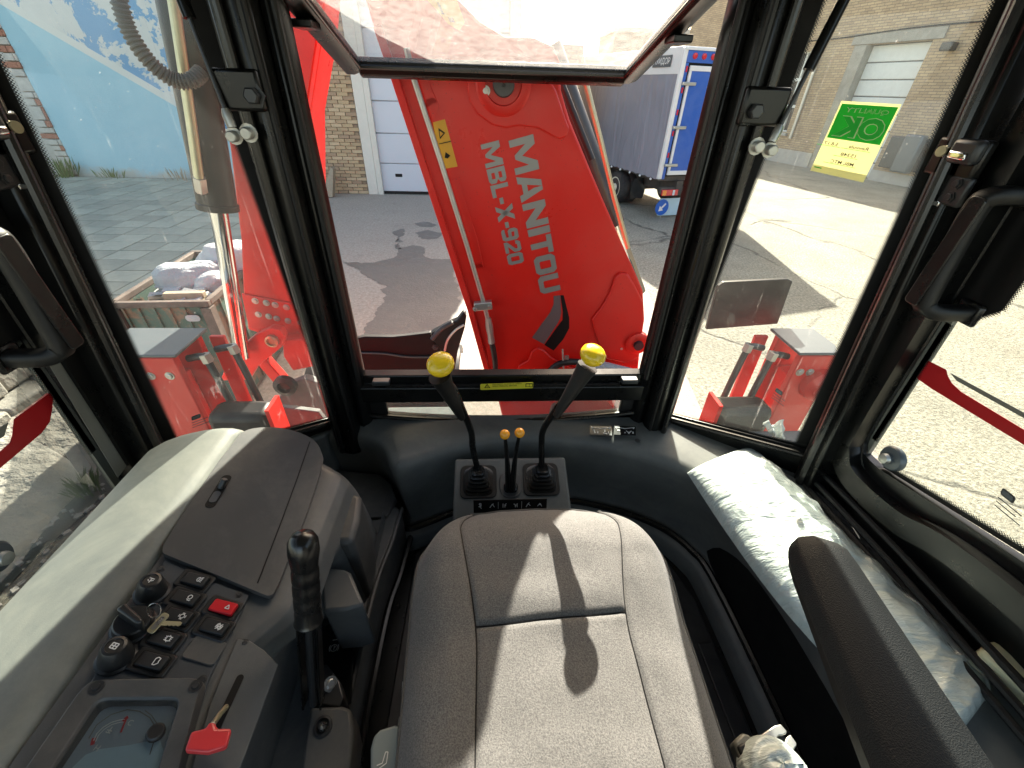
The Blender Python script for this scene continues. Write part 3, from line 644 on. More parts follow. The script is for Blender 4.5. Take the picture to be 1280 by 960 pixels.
# arrow sign behind the lorry
sg = thing('arrow_sign', 'round blue keep-left arrow sign standing low behind the lorry', 'road sign', at(835, 272, z=0))
sc_ = at(827, 259, y=at(835, 272, z=0).y); fx = Vector((.97, .24, 0)).normalized(); fn = Vector((fx.y, -fx.x, 0))
q = sc_ + fx*.24
MB().prism(rounded(q - fn*-.0, fx, Vector((0, 0, 1)), .62, .36, .03), fn*-.03).build('plate', 'sign_pale', sg, smooth=0)
MB().lathe([(0, 0), (.165, 0), (.165, .012), (0, .012)], sc_+fn*.004, fn, 32).build('disc', 'sign_blue', sg)
a1 = (fx*.7+Vector((0, 0, .7))); a2 = Vector((0, 0, .7))-fx*.7
ar = [sc_+fn*.02 + a1*x + a2*y for x, y in [(.11, .02), (-.02, .02), (-.02, .07), (-.115, 0), (-.02, -.07), (-.02, -.02), (.11, -.02)]]
fix_ngon(MB().prism(ar, fn*.003).build('arrow', 'white_print', sg, smooth=0))
for d in (-.02, .45): MB().tube([q+fx*(d-.2), q+fx*(d-.2)-Vector((0, 0, q.z))], .012).build('leg', 'zinc', sg)

# ================================================================== SKIP WITH RUBBLE
R0, R1, R2, R3 = at(140, 380, z=.95), at(258, 378, z=.95), at(300, 330, z=.95), at(210, 316, z=.95)
ex = (R1-R0); ex.z = 0; EX = ex.normalized(); EY = Vector((-EX.y, EX.x, 0)); W_ = .78*1.0; W_ = ex.length; D_ = 1.15
K0 = Vector((R0.x, R0.y, 0))
sk_ = thing('rubble_skip', 'rusty green steel skip filled with white sacks on the paving', 'skip', K0+EX*.4+EY*.5)
def kp(a, b, z): return K0 + EX*a + EY*b + Vector((0, 0, z))
def kbox(name, m, a0, a1, b0, b1, z0, z1, parent=sk_, **k): return MB().prism([kp(a0, b0, z0), kp(a1, b0, z0), kp(a1, b1, z0), kp(a0, b1, z0)], (0, 0, z1-z0)).build(name, m, parent, **k)
kbox('side_wall', 'skip_paint', 0, W_, 0, .02, .06, .92, smooth=0); kbox('side_wall', 'skip_paint', 0, W_, D_-.02, D_, .06, .92, smooth=0)
kbox('side_wall', 'skip_paint', 0, .02, .02, D_-.02, .06, .92, smooth=0); kbox('side_wall', 'skip_paint', W_-.02, W_, .02, D_-.02, .06, .92, smooth=0)
kbox('base', 'rust', 0, W_, 0, D_, .03, .06, smooth=0)
for a0, a1, b0, b1 in ((-.02, W_+.02, -.02, .022), (-.02, W_+.02, D_-.022, D_+.02), (-.02, .022, .022, D_-.022), (W_-.022, W_+.02, .022, D_-.022)):
    kbox('rim', 'rust', a0, a1, b0, b1, .92, .965, bevel=.006)
for k in range(6):
    a = .06+k*(W_-.12)/5; kbox('rib', 'skip_paint', a-.007, a+.007, -.016, -.001, .06, .918, smooth=0)
for k in range(5):
    b = .15+k*(D_-.3)/4; kbox('rib', 'skip_paint', W_+.001, W_+.016, b-.007, b+.007, .06, .918, smooth=0)
for a, b in ((-.02, -.02), (W_-.03, -.02), (W_-.03, D_-.03), (-.02, D_-.03)): kbox('corner_post', 'rust', a-.012, a+.058, b-.012, b+.058, .0, .915, smooth=0)
MB().grid(lambda u, v: kp(.03+u*(W_-.06), .03+v*(D_-.06), .85+.05*noise.noise(Vector((u*4, v*4, 0)))), 20, 20).build('rubble_fill', 'debris', sk_)
def sack(lab, a, b, z, la, lb, h, rot, m, seed):
    def fn(u, v):
        th = u*2*pi; ph = (v-.5)*pi; k = cos(ph); kk = abs(k)**.5
        x = cos(th)*kk*la/2; y = sin(th)*kk*lb/2; zz = sin(ph)*h/2
        d = noise.noise(Vector((x*4+seed, y*4, zz*4)))*.04 + .010*sin(26*(y*.7+zz*.6)+5*noise.noise(Vector((x*5, y*5, seed)))) + abs(noise.noise(Vector((x*5-seed, y*22, zz*16))))*-.022
        s_ = 1+d/.2; X = x*s_; Y = y*s_
        return kp(a+X*cos(rot)-Y*sin(rot), b+X*sin(rot)+Y*cos(rot), z+zz*s_)
    return tag(MB().grid(fn, 48, 28).build('sack', m, smooth=70), lab, 'sack', 'sacks in the skip')
sack('plump bluish white sack lying at the left in the skip', .30, .47, .96, .48, .34, .26, .25, 'sack', 1)
sack('large white sack draped over the back right of the skip', .52, .82, .99, .62, .42, .30, -.15, 'sack_white', 5)
sack('crumpled small white bag at the right rim of the skip', W_-.16, .46, .92, .30, .30, .2, .9, 'sack_white', 9)
for i in range(46):
    a, b = random.uniform(.08, W_-.08), random.uniform(.06, .55); r = random.uniform(.03, .1)
    R_ = Matrix.Rotation(random.uniform(0, 3), 3, 'Z') @ Matrix.Rotation(random.uniform(-.5, .5), 3, 'X')
    MB().box(kp(a, b, .88+random.uniform(0, .06)), (r*1.8, r, r*.18), R_).build('rubble_piece', random.choice(['debris', 'sack_white', 'sack', 'debris', 'board']), sk_, smooth=0)
MB().box(kp(.42, .14, .95), (.28, .055, .05), Matrix.Rotation(.08, 3, 'Z')).build('timber_offcut', 'board', sk_, bevel=.006)
fix_ngon(MB().prism(rounded(kp(W_-.12, -.03, .84), EX, Vector((0, 0, 1)), .10, .05, .024), -EY*.004).build('paint_splash', 'sack_white', sk_, smooth=0))

# ================================================================== EXCAVATOR ARM
# boom: side plate seen square-on through the open rear window
BP = plane(at(700, 460, y=1.70), at(600, 460, y=1.70), at(628, 105, y=1.65))
bn = BP[1]
def bp(px, py, d=0): return at(px, py, pl=BP) + bn*d
bo = thing('boom', 'wide red excavator boom with large silver lettering behind the rear window', 'boom', (.75, 1.45, .9))
outline = [(612, 465), (606, 440), (580, 362), (553, 283), (527, 205), (486, 90), (464, 24), (452, -20), (436, -90), (400, -190), (330, -290), (250, -330), (235, -230), (300, -180),
           ]
outline = [(640, 570), (620, 490), (606, 444), (580, 365), (553, 284), (527, 206), (486, 90), (464, 24), (448, -30), (425, -110), (385, -190), (330, -240),
           (345, -310), (420, -290), (490, -190), (530, -80), (572, 0), (600, 27), (632, 46), (668, 47), (692, 58), (701, 80), (701, 112), (712, 150), (742, 222), (772, 292), (796, 345), (804, 364), (806, 400), (800, 440), (795, 500), (790, 570)]  # upper right edge bulged to steer the boom's shadow across the seat
body = MB().prism([bp(*p) for p in outline], -bn*.23)
fix_ngon(body.build('boom_box', 'red_boom', bo, bevel=.008))
# flanges left and right of the web (raised edge strips)
def strip(name, pa, w, d, parent, m='red_boom'):
    c = [bp(*p) for p in pa]; b = MB(); secs = []
    for i, p in enumerate(c):
        dd = (c[min(i+1, len(c)-1)]-c[max(i-1, 0)]).normalized(); sd = dd.cross(bn)
        secs.append([p+sd*-w, p+sd*-w+bn*d, p+sd*w+bn*d, p+sd*w])
    return b.loft(secs).build(name, m, parent, bevel=.003)
strip('edge_flange', [(611, 470), (588, 386), (560, 300), (534, 220), (494, 97), (472, 32)], .013, .012, bo)
def boss(c, rs, name='pin_boss'):
    p = bp(*c); prof = [(0, 0)]
    for r, h in rs: prof.append((r, h))
    prof.append((0, rs[-1][1])); return MB().lathe(prof, p, bn, 48).build(name, 'red_boom', bo)
# upper doubler plate and pin
fix_ngon(MB().prism([bp(*p) for p in [(584, 108), (586, 84), (600, 70), (630, 62), (662, 73), (680, 88), (694, 112), (707, 150), (711, 160), (708, 170), (699, 174), (690, 170), (672, 160), (650, 157), (632, 160), (615, 156), (596, 142), (587, 126)]], bn*.015).build('doubler_plate', 'red_boom', bo, bevel=.006, seg=3))
boss((629, 105), [(.088, 0), (.088, .022), (.078, .028), (.058, .028), (.055, .02)])
MB().lathe([(0, 0), (.034, 0), (.034, .045), (.030, .050), (.006, .050), (.005, .044), (0, .044)], bp(629, 105, .0), bn, 32).build('pivot_pin', 'dark_steel', bo)
bolt(bo, bp(607, 113, .022), bn, .010)
# lower right doubler and pivot
fix_ngon(MB().prism([bp(*p) for p in [(739, 398), (752, 382), (762, 364), (768, 345), (774, 340), (784, 341), (791, 352), (803, 376), (804, 400), (798, 445), (780, 452), (756, 446), (745, 420)]], bn*.015).build('doubler_plate', 'red_boom', bo, bevel=.006, seg=3))
boss((795, 426), [(.055, 0), (.055, .03), (.046, .034), (.03, .034)])
MB().lathe([(0, 0), (.022, 0), (.022, .05), (0, .05)], bp(795, 426, 0), bn, 28).build('pivot_pin', 'dark_steel', bo)
bolt(bo, bp(776, 434, .01), bn, .008)
fix_ngon(MB().prism([bp(*p) for p in [(645, 470), (648, 455), (660, 449), (664, 438), (672, 433), (680, 436), (690, 446), (704, 453), (725, 462), (728, 475)]], bn*.015).build('doubler_plate', 'red_boom', bo, bevel=.006, seg=3))
# long slotted stiffeners by the pipe
def slot(pa, w):
    c = [bp(*p) for p in pa]; strip('stiffener', pa, w, .004, bo); MB().lathe([(0, 0), (w, 0), (w, .004), (0, .004)], c[-1], bn, 24).build('stiffener_end', 'red_boom', bo)
slot([(524, 92), (531, 112), (540, 132)], .022); slot([(566, 224), (575, 255), (590, 300), (598, 335)], .022); slot([(616, 470), (613, 430), (612, 408)], .018)
# hydraulic pipe, clamp, fitting and hose
pp = [bp(510, 60, .03), bp(517, 92, .03), bp(552, 200, .03), bp(583, 300, .03), bp(604, 372, .03), bp(611, 400, .03)]
pipe = tag(MB().tube(pp, .0095, 14).build('hydraulic_pipe', 'zinc'), 'silver hydraulic pipe running down the left side of the boom', 'pipe')
cl = MB().box(bp(604, 377, .035), (.075, .03, .035), Matrix.Rotation(radians(-6), 3, 'Y')).build('clamp', 'zinc', pipe, bevel=.004)
for x in (594.5, 612): bolt(cl, bp(x, 379 if x < 600 else 376, .052), bn, .008)
MB().tube([bp(610, 393, .03), bp(611.5, 404, .03), bp(613, 414, .03), bp(614.5, 424, .03)], [.012, .017, .014, .016], 8).build('fitting', 'zinc', pipe)
MB().tube(smoothpath([bp(614.5, 424, .03), bp(617, 436, .03), bp(619, 452, .03), bp(619, 480, .03)]), .013, 12).build('hose', 'hose', pipe)
hs2 = tag(MB().tube(smoothpath([bp(680, 468, .05), bp(690, 452, .05), bp(708, 445, .05), bp(730, 447, .05), bp(760, 455, .05), bp(800, 462, .05)]), .016, 12).build('hydraulic_hose', 'hose'), 'black hydraulic hose curving across the foot of the boom', 'hose')
MB().tube([bp(702, 432, .03), bp(702, 455, .075)], .004, 8).build('hose_clip', 'zinc', hs2); MB().box(bp(706, 438, .06), (.018, .01, .02)).build('clip_nut', 'zinc', hs2)
tag(MB().tube([bp(708, 450, .10), bp(745, 443, .10), bp(782, 448, .1)], [.012, .028, .012], 12).build('grease_wrap', 'sack_white'), 'crumpled white wrap on the hose beside the right lever knob', 'wrap')
# lettering and mark
GL = {'M': (1.22, [[(0, 0), (.20, 0), (.20, 1), (0, 1)], [(.80, 0), (1, 0), (1, 1), (.80, 1)], [(.20, 1), (.20, .62), (.44, .12), (.5, .12), (.5, .42), (.26, 1)], [(.80, 1), (.74, 1), (.5, .42), (.5, .12), (.56, .12), (.80, .62)]]),
      'A': (1.0, [[(0, 0), (.27, 0), (.55, 1), (.31, 1)], [(1, 0), (.73, 0), (.55, .65), (.55, 1), (.69, 1)], [(.31, .16), (.70, .16), (.64, .38), (.38, .38)]]),
      'N': (1.0, [[(0, 0), (.26, 0), (.26, 1), (0, 1)], [(.74, 0), (1, 0), (1, 1), (.74, 1)], [(.26, 1), (.26, .55), (.74, 0), (.74, .45)]]),
      'I': (.30, [[(0, 0), (1, 0), (1, 1), (0, 1)]]), 'T': (.80, [[(0, .76), (1, .76), (1, 1), (0, 1)], [(.34, 0), (.66, 0), (.66, .76), (.34, .76)]])}
_o = [(.16, 0), (.84, 0), (1, .16), (1, .84), (.84, 1), (.16, 1), (0, .84), (0, .16)]; _i = [(.34, .24), (.66, .24), (.70, .28), (.70, .72), (.66, .76), (.34, .76), (.30, .72), (.30, .28)]
GL['O'] = (.88, [[_o[k], _o[(k+1) % 8], _i[(k+1) % 8], _i[k]] for k in range(8)])
GL['U'] = (.88, [[(0, .16), (.30, .28), (.30, 1), (0, 1)], [(.70, .28), (1, .16), (1, 1), (.70, 1)], [(0, .16), (.16, 0), (.34, .24), (.30, .28)], [(.16, 0), (.84, 0), (.66, .24), (.34, .24)], [(.84, 0), (1, .16), (.70, .28), (.66, .24)]])
R_q = lambda x0, y0, x1, y1: [(x0, y0), (x1, y0), (x1, y1), (x0, y1)]
GL['B'] = (.82, [R_q(0, 0, .3, 1), R_q(.3, .79, .78, 1), R_q(.3, .40, .78, .61), R_q(.3, 0, .8, .21), [(.70, .61), (.78, .55), (.97, .64), (.97, .90), (.78, 1), (.70, .79)], [(.70, .21), (.8, 0), (1, .1), (1, .40), (.80, .50), (.70, .40)]])
GL['L'] = (.70, [R_q(0, 0, .34, 1), R_q(.34, 0, 1, .23)]); GL['-'] = (.36, [R_q(0, .34, 1, .56)]); GL['X'] = (.95, [[(0, 0), (.32, 0), (1, 1), (.68, 1)], [(1, 0), (.68, 0), (0, 1), (.32, 1)]])
GL['0'] = (.74, GL['O'][1]); GL['2'] = (.72, [R_q(0, 0, 1, .22), [(0, .22), (.42, .22), (1, .55), (.70, .66)], [(.70, .60), (1, .55), (1, .86), (.84, 1), (.70, .78)], [(.14, 1), (.84, 1), (.70, .78), (.30, .78)], [(0, .84), (.14, 1), (.30, .78), (.30, .70), (0, .70)]])
GL['9'] = (.74, [[(.70, .26), (1, .16), (1, .84), (.70, .74)], [(.16, 0), (.84, 0), (1, .16), (.70, .26), (.30, .22)], [(.16, 1), (.84, 1), (1, .84), (.70, .74), (.30, .78)], [(0, .84), (.16, 1), (.30, .78), (.30, .60), (.16, .40), (0, .54)], [(.16, .40), (.70, .40), (.70, .60), (.30, .60)], [(0, .08), (.16, 0), (.30, .22), (0, .22)]])
def block_text(s, o, u, v, m, parent, nn):
    tot = sum(GL[c][0] for c in s)+.07*(len(s)-1); x = 0
    for c in s:
        w_, polys = GL[c]; b = MB()
        for p in polys: b.add([o+u*((x+q[0]*w_)/tot)+v*q[1]+nn*.002 for q in p], [tuple(range(len(p)))])
        b.build('lettering', m, parent, smooth=0, fixn=False); x += w_+.07
lu = (bp(703, 360)-bp(665, 170)); lul = lu.length; lu = lu.normalized(); lv = bn.cross(lu).normalized()
if lv.dot(RT) < 0: lv = -lv
o_ = bp(637, 176); e_ = bp(676, 366)
lu = (bp(676, 368)-bp(635.5, 176)).normalized(); lv = lu.cross(bn).normalized()
if lv.dot(RT) < 0: lv = -lv
ln = (bp(676, 368)-bp(635.5, 176)).length
block_text('MANITOU', bp(635.5, 176), lu*ln, lv*(bp(667, 171)-bp(635.5, 176)).dot(lv), 'silver_print', bo, bn)
ln2 = (bp(636, 332)-bp(600.5, 181)).length; lu2 = (bp(636, 332)-bp(600.5, 181)).normalized(); lv2 = lu2.cross(bn).normalized()
if lv2.dot(RT) < 0: lv2 = -lv2
block_text('MBL-X-920', bp(600.5, 181), lu2*ln2, lv2*(bp(624, 178)-bp(600.5, 181)).dot(lv2), 'silver_print', bo, bn)
def bflat(name, px, m, h=.0015): return fix_ngon(MB().prism([bp(*p) for p in px], bn*h).build(name, m, bo, smooth=0))
bflat('mark', [(692, 370), (700, 369), (701.5, 390), (700, 398), (697, 404), (680, 430), (665, 422), (677, 405), (688, 390), (692, 380)], 'grey_print')
bflat('mark', [(700.5, 369), (704.5, 369), (711.5, 397), (711.5, 410), (704, 424), (692, 438), (680.5, 431), (694, 412), (703, 400), (703.5, 390)], 'black_print')
ws = bflat('warning_sticker', [(541, 153), (556, 149), (572, 208), (551, 212)], 'orange_print', .001)
bflat('sticker_line', [(549, 179.3), (563.5, 176), (564, 177), (549, 180.3)], 'black_print', .0022)
bflat('sticker_symbol', [(548, 160), (556.5, 166), (550, 174)], 'black_print', .0022); bflat('sticker_symbol', [(549.5, 163.5), (554.5, 166.5), (550.5, 171)], 'orange_print', .0028)
bflat('sticker_symbol', [(557, 190), (563, 194.5), (559.5, 198), (556, 197)], 'black_print', .0022)
bflat('warning_sticker', [(534, 0), (571, 0), (581, 28), (574, 38), (560, 30), (547, 14)], 'orange_print', .001)
bflat('sticker_symbol', [(546, 3), (549, 3), (556, 18), (552, 18)], 'black_print', .0022); bflat('sticker_symbol', [(560, 22), (566, 22), (569, 28), (563, 28)], 'black_print', .0022)
# lift cylinder behind the right edge
lc = thing('lift_cylinder', 'dark boom lift cylinder along the right edge of the boom', 'cylinder', bp(770, 300, -.3))
ca, cb = at(684, 60, y=2.12), at(766, 280, y=2.1)
MB().tube([ca, cb], .058, 24).build('barrel', 'dark_steel', lc); MB().tube([cb, cb+(cb-ca).normalized()*.4], .04, 20).build('rod', 'chrome', lc)
MB().tube([at(726, 70, y=2.02), at(731, 100, y=2.0), at(749, 170, y=2.0), at(767, 245, y=2.0), at(785, 310, y=2.0)], .012, 12).build('pipe', 'brass_zinc', lc)
MB().tube([at(688, 70, y=2.0), at(712, 130, y=1.97), at(740, 200, y=1.92)], .014, 12).build('hose', 'hose', lc)

# dipper, hanging on the left, and its bucket gear
DY = 2.1
dp = thing('dipper', 'tall red dipper arm hanging on the left beside the lift cylinder', 'dipper', at(345, 423, y=DY))
def dpt(px, py, y=DY): return at(px, py, y=y)
fix_ngon(MB().prism([dpt(*p) for p in [(255, -160), (262, 0), (272, 90), (288, 190), (301, 300), (304, 365), (310, 412), (352, 426), (395, 425), (402, 412), (398, 350), (391, 250), (388, 140), (403, 45), (410, -60), (380, -220), (300, -260)]], (0, .2, 0)).build('arm_box', 'red_boom', dp, bevel=.008))
fix_ngon(MB().prism([dpt(*p) for p in [(303, 366), (395, 384), (400, 412), (395, 424), (352, 424), (312, 408)]], (0, -.012, 0)).build('bolted_plate', 'red_boom', dp, bevel=.004))
for p in [(319, 376), (333, 378.5), (344, 381), (358, 384), (323, 393), (336, 395.5), (346, 398), (360, 401), (374, 388), (376, 403)]: bolt(dp, dpt(p[0], p[1], DY-.012), (0, -1, 0), .0115)
fix_ngon(MB().prism([dpt(*p) for p in [(355, -80), (403, 45), (388, 140), (362, 60)]], (0, -.05, 0)).build('stiffener', 'red_boom', dp, bevel=.006))
fix_ngon(MB().prism([dpt(*p) for p in [(372, 330), (378, 332), (380, 345), (374, 343)]], (0, -.004, 0)).build('label', 'yellow_print', dp, smooth=0))
bl = thing('bucket_link', 'curved red bucket link with a round pin below the dipper', 'link', dpt(340, 425, 1.9))
lk = [dpt(*p, y=1.95) for p in [(275, 476), (282, 458), (298, 436), (320, 418), (338, 410), (350, 412), (356, 422), (352, 434), (340, 444), (322, 458), (312, 475)]]
fix_ngon(MB().prism(lk, (0, .05, 0)).build('link_plate', 'red_boom', bl, bevel=.006))
MB().lathe([(0, 0), (.032, 0), (.032, .02), (.022, .024), (.02, .015), (0, .015)], dpt(341, 425, 1.95), (0, -1, 0), 28).build('pin', 'brass_zinc', bl)
fix_ngon(MB().prism([dpt(*p, y=2.02) for p in [(352, 424), (378, 424), (402, 440), (396, 458), (366, 464), (354, 446)]], (0, .1, 0)).build('link_lug', 'red_boom', bl, bevel=.01))
fix_ngon(MB().prism([dpt(*p, y=2.05) for p in [(322, 456), (332, 450), (372, 494), (362, 502)]], (0, .06, 0)).build('guide_link', 'red_boom', bl, bevel=.006))
# bucket cylinder
bc = thing('bucket_cylinder', 'black bucket cylinder with a chrome rod beside the dipper', 'cylinder', at(302, 442, y=1.95))
c0, c1, c2 = at(205, -110, y=2.0), at(273, 262, y=1.93), at(303, 446, y=1.9)
MB().tube([c0, c0.lerp(c1, .97), c0.lerp(c1, .975), c1], [.072, .072, .078, .078], 28).build('barrel', 'cyl_black', bc)
MB().tube([c1, c2], .034, 24).build('rod', 'chrome', bc)
MB().tube([at(208, -60, y=1.85), at(224, 50, y=1.85), at(240, 160, y=1.84), at(249, 225, y=1.83)], .017, 14).build('pipe', 'brass_zinc', bc)
MB().lathe([(.0, 0), (.024, 0), (.024, .05), (.017, .06), (0, .06)], at(249, 222, y=1.83), (at(252, 240, y=1.84)-at(249, 222, y=1.83)), 6).build('fitting', 'zinc', bc)
hp = smoothpath([at(140, -40, y=1.7), at(150, 5, y=1.7), at(163, 42, y=1.7), at(186, 76, y=1.7), at(215, 99, y=1.72), at(238, 101, y=1.74), at(252, 90, y=1.78)], 22)
tag(MB().tube(hp, [.024 if (i//2) % 2 else .019 for i in range(len(hp))], 14).build('corrugated_hose', 'corrugated', smooth=20), 'grey corrugated conduit looping in front of the bucket cylinder', 'conduit')
# bucket: curled steel shell
bk = thing('bucket', 'large steel digging bucket with black wear edge behind the cab', 'bucket', (-.6, 2.3, .7))
bx0, bx1 = -1.12, -.13
def bprof(a): return (2.28+.36*cos(a), .82+.36*sin(a))
prof = [bprof(radians(a)) for a in range(200, 20, -12)]
rim_l = [at(456, 421, y=1.95), at(490, 421, y=1.95), at(538, 416.5, y=1.95)]
fix_ngon(MB().prism([at(*p, y=1.95) for p in [(440, 424), (456, 421), (490, 421.5), (515, 419), (538, 416), (540, 424), (562, 432), (566, 444), (560, 490), (450, 490)]], (0, .03, 0)).build('back_plate', 'black_print', bk, bevel=.004))
fix_ngon(MB().prism([at(*p, y=1.93) for p in [(539, 417), (566, 403), (571, 401), (580, 390), (583, 396), (581, 410), (572, 440), (566, 480), (552, 480), (556, 445), (540, 424)]], (0, .05, 0)).build('side_cutter', 'cyl_black', bk, bevel=.006))
MB().tube(smoothpath([at(540, 424, y=1.925), at(552, 411, y=1.925), at(566, 403, y=1.925)]), .012, 10).build('wear_roll', 'dark_steel', bk)
MB().tube(smoothpath([at(556, 438, y=1.925), at(560, 424, y=1.925), at(570, 412, y=1.925), at(580, 406, y=1.925)]), .007, 8).build('weld_bead', 'zinc', bk)
MB().tube(smoothpath([at(450, 441, y=1.945), at(480, 442, y=1.945), at(510, 446, y=1.945), at(540, 446, y=1.945)]), .006, 8).build('seam', 'dark_steel', bk)
bolt(bk, at(544, 434, y=1.928), (0, -1, 0), .012, 'dark_steel')
sh = MB()
secs = []
for a in range(0, 9):
    an = radians(200-20*a); secs.append([Vector((x, 2.36+r*cos(an), .46+r*sin(an))) for x, r in ((bx0, .42), (bx1-.05, .42), (bx1-.05, .38), (bx0, .38))])
sh.loft(secs).build('shell', 'cyl_black', bk, bevel=.004)
fix_ngon(MB().prism([at(*p, y=1.97) for p in [(338, 520), (345, 502), (362, 480), (380, 473), (402, 480), (420, 500), (430, 532), (420, 560), (340, 560)]], (0, .05, 0)).build('side_plate', 'bucket_steel', bk, bevel=.006))
MB().lathe([(0, 0), (.06, 0), (.06, .03), (.035, .04), (.03, .02), (0, .02)], at(358, 480, y=1.95), (0, -1, 0), 28).build('pin_boss', 'dark_steel', bk)
fix_ngon(MB().prism([at(*p, y=1.72) for p in [(342, 508), (398, 515), (420, 545), (345, 560)]], (0, .03, 0)).build('lip_plate', 'bucket_steel', bk, bevel=.005))

# ------------------------------------------------------------------ rear frame, stabilisers
rf = thing('digger_chassis', 'red rear frame and slew post of the digger below the rear window', 'chassis', (.2, 1.45, .5))
MB().bb((-1.1, 1.22, .45), (1.2, 1.36, .98)).build('cross_beam', 'red_boom', rf, bevel=.01)
MB().lathe([(0, .3), (.15, .3), (.15, .34), (.12, .36), (.12, .98), (.15, 1.0), (.15, 1.06), (0, 1.06)], (.45, 1.52, 0), (0, 0, 1), 32).build('slew_post', 'red_boom', rf)
MB().bb((.62, 1.38, .62), (.86, 1.62, 1.06)).build('slew_bracket', 'red_boom', rf, bevel=.015)
MB().tube(smoothpath([Vector((.25, 1.3, 1.1)), Vector((.28, 1.36, 1.18)), Vector((.3, 1.5, 1.1)), Vector((.3, 1.6, .8))]), .016, 10).build('hose', 'hose', rf)
MB().bb((-.45, 1.37, .8), (-.1, 1.5, 1.12)).build('valve_block', 'bucket_steel', rf, bevel=.01)
MB().bb((-1.3, -1.6, .35), (1.4, 1.2, 1.0)).build('chassis', 'black_paint', rf, smooth=0)
def stab(sgn, lab):
    kx = 1.0 if sgn < 0 else .62
    X = lambda x: .05+sgn*(x if x < 1.225 else 1.225+(x-1.225)*kx)
    s_ = thing('stabiliser', lab, 'stabiliser', (X(1.35), 1.5, .2), 'stabilisers')
    def bx(name, m, x0, x1, y0, y1, z0, z1, **k):
        a, b = sorted((X(x0), X(x1))); return MB().bb((a, y0, z0), (b, y1, z1)).build(name, m, s_, **k)
    bx('side_plate', 'red_boom', 1.225, 1.49, 1.40, 1.43, .35, 1.44, bevel=.005)
    bx('side_plate', 'red_boom', 1.225, 1.49, 1.56, 1.59, .35, 1.44, bevel=.005)
    bx('leg', 'red_boom', 1.30, 1.46, 1.44, 1.55, .12, 1.30, bevel=.008)
    tpz = MB().prism([(X(1.20), 1.385, 1.45), (X(1.44), 1.385, 1.45), (X(1.50), 1.45, 1.45), (X(1.50), 1.60, 1.45), (X(1.20), 1.60, 1.45)], (0, 0, .012)).build('cover_plate', 'grey_plate', s_, bevel=.003)
    bx('cover_step', 'jamb_white' if sgn > 0 else 'grey_plate', 1.23, 1.47, 1.41, 1.575, 1.445, 1.4495, smooth=0)
    for x in (1.27, 1.34): bolt(s_, (X(x), 1.40, 1.36), (0, -1, 0), .0115)
    MB().lathe([(0, 0), (.075, 0), (.07, .03), (.045, .05), (.045, .06), (.03, .065), (0, .065)], (X(1.435), 1.40, 1.30), (0, -1, 0), 28).build('pin_boss', 'red_boom', s_)
    MB().lathe([(0, 0), (.036, 0), (.036, .035), (0, .035)], (X(1.435), 1.335, 1.30), (0, -1, 0), 24).build('pin', 'dark_steel', s_)
    for k, (x, y) in enumerate(((1.15, 1.46), (1.08, 1.53))):
        MB().tube(smoothpath([(X(x+.07), y, 1.40), (X(x+.015), y, 1.41), (X(x), y, 1.385), (X(x-.03), y-.02, 1.22), (X(x-.05), y-.03, 1.0)]), .014, 12).build('pipe', 'dark_steel', s_)
        MB().lathe([(0, 0), (.021, 0), (.021, .035), (0, .035)], (X(x-.002), y, 1.385), (sgn*.15, .05, 1), 6).build('pipe_nut', 'zinc', s_)
    bx('back_plate', 'red_boom', 1.15, 1.21, 1.60, 1.62, .4, 1.42, bevel=.004)
    lb = bx('lamp_body', 'rubber', .90, 1.13, 1.28, 1.40, .98, 1.25, bevel=.03)
    a, b = sorted((X(.885), X(.90))); MB().bb((a, 1.29, 1.0), (b, 1.39, 1.27)).build('lamp_edge', 'red_boom', lb)
    a, b = sorted((X(.91), X(.955))); MB().bb((a, 1.272, 1.05), (b, 1.279, 1.15)).build('reflector', 'lamp_red', lb, smooth=0)
    lb2 = bx('lamp_guard', 'bucket_steel', .95, 1.30, 1.17, 1.26, 1.02, 1.17, bevel=.02)
    bx('foot', 'bucket_steel', 1.15, 1.65, 1.3, 1.7, .04, .12, bevel=.02)
    return s_
sl_ = stab(-1, 'left red stabiliser with grey cover plate in front of the skip')
sr_ = stab(1, 'right red stabiliser standing on the sunlit ground')
pt = MB().prism([at(883, 412, y=1.72), at(972, 405, y=1.72), at(991, 352, y=1.72), at(985, 349, y=1.72), at(905, 353, y=1.72), at(898, 358, y=1.72)], (0, .02, 0)).build('number_plate_holder', 'rubber', sr_, bevel=.003)

# ================================================================== CAB
XC = .05
mir = lambda x: 2*XC-x
cb_ = thing('loader_cab', 'black framed glass cab of the digger seen from inside', 'cab', (XC, .3, 1.0))
MB().bb((-.9, -.95, 1.0), (1.0, 1.2, 1.06)).build('floor', 'black_paint', cb_, smooth=0)
MB().bb((-.86, -1.0, 2.66), (.96, 1.14, 2.78)).build('roof', 'black_paint', cb_, bevel=.03)
MB().bb((-.80, -.9, 2.63), (.90, 1.0, 2.655)).build('roof_lining', 'roof_lining', cb_, smooth=0)
MB().bb((-.84, 1.02, 2.56), (.94, 1.10, 2.655)).build('rear_header', 'black_paint', cb_, bevel=.01)
for x in (-.84, .86): MB().bb((x, -.95, 1.0), (x+.08, -.85, 2.66)).build('front_post', 'black_paint', cb_, bevel=.01)
MB().bb((-.84, -.95, 1.06), (.94, -.90, 1.5)).build('front_bulkhead', 'plastic', cb_, smooth=0)
def xz_post(name, m, poly, z0, z1, lean=0, zref=1.6, **k):
    return MB().loft([[Vector((x, y+lean*(z0-zref), z0)) for x, y in poly], [Vector((x, y+lean*(z1-zref), z1)) for x, y in poly]]).build(name, m, cb_, **k)
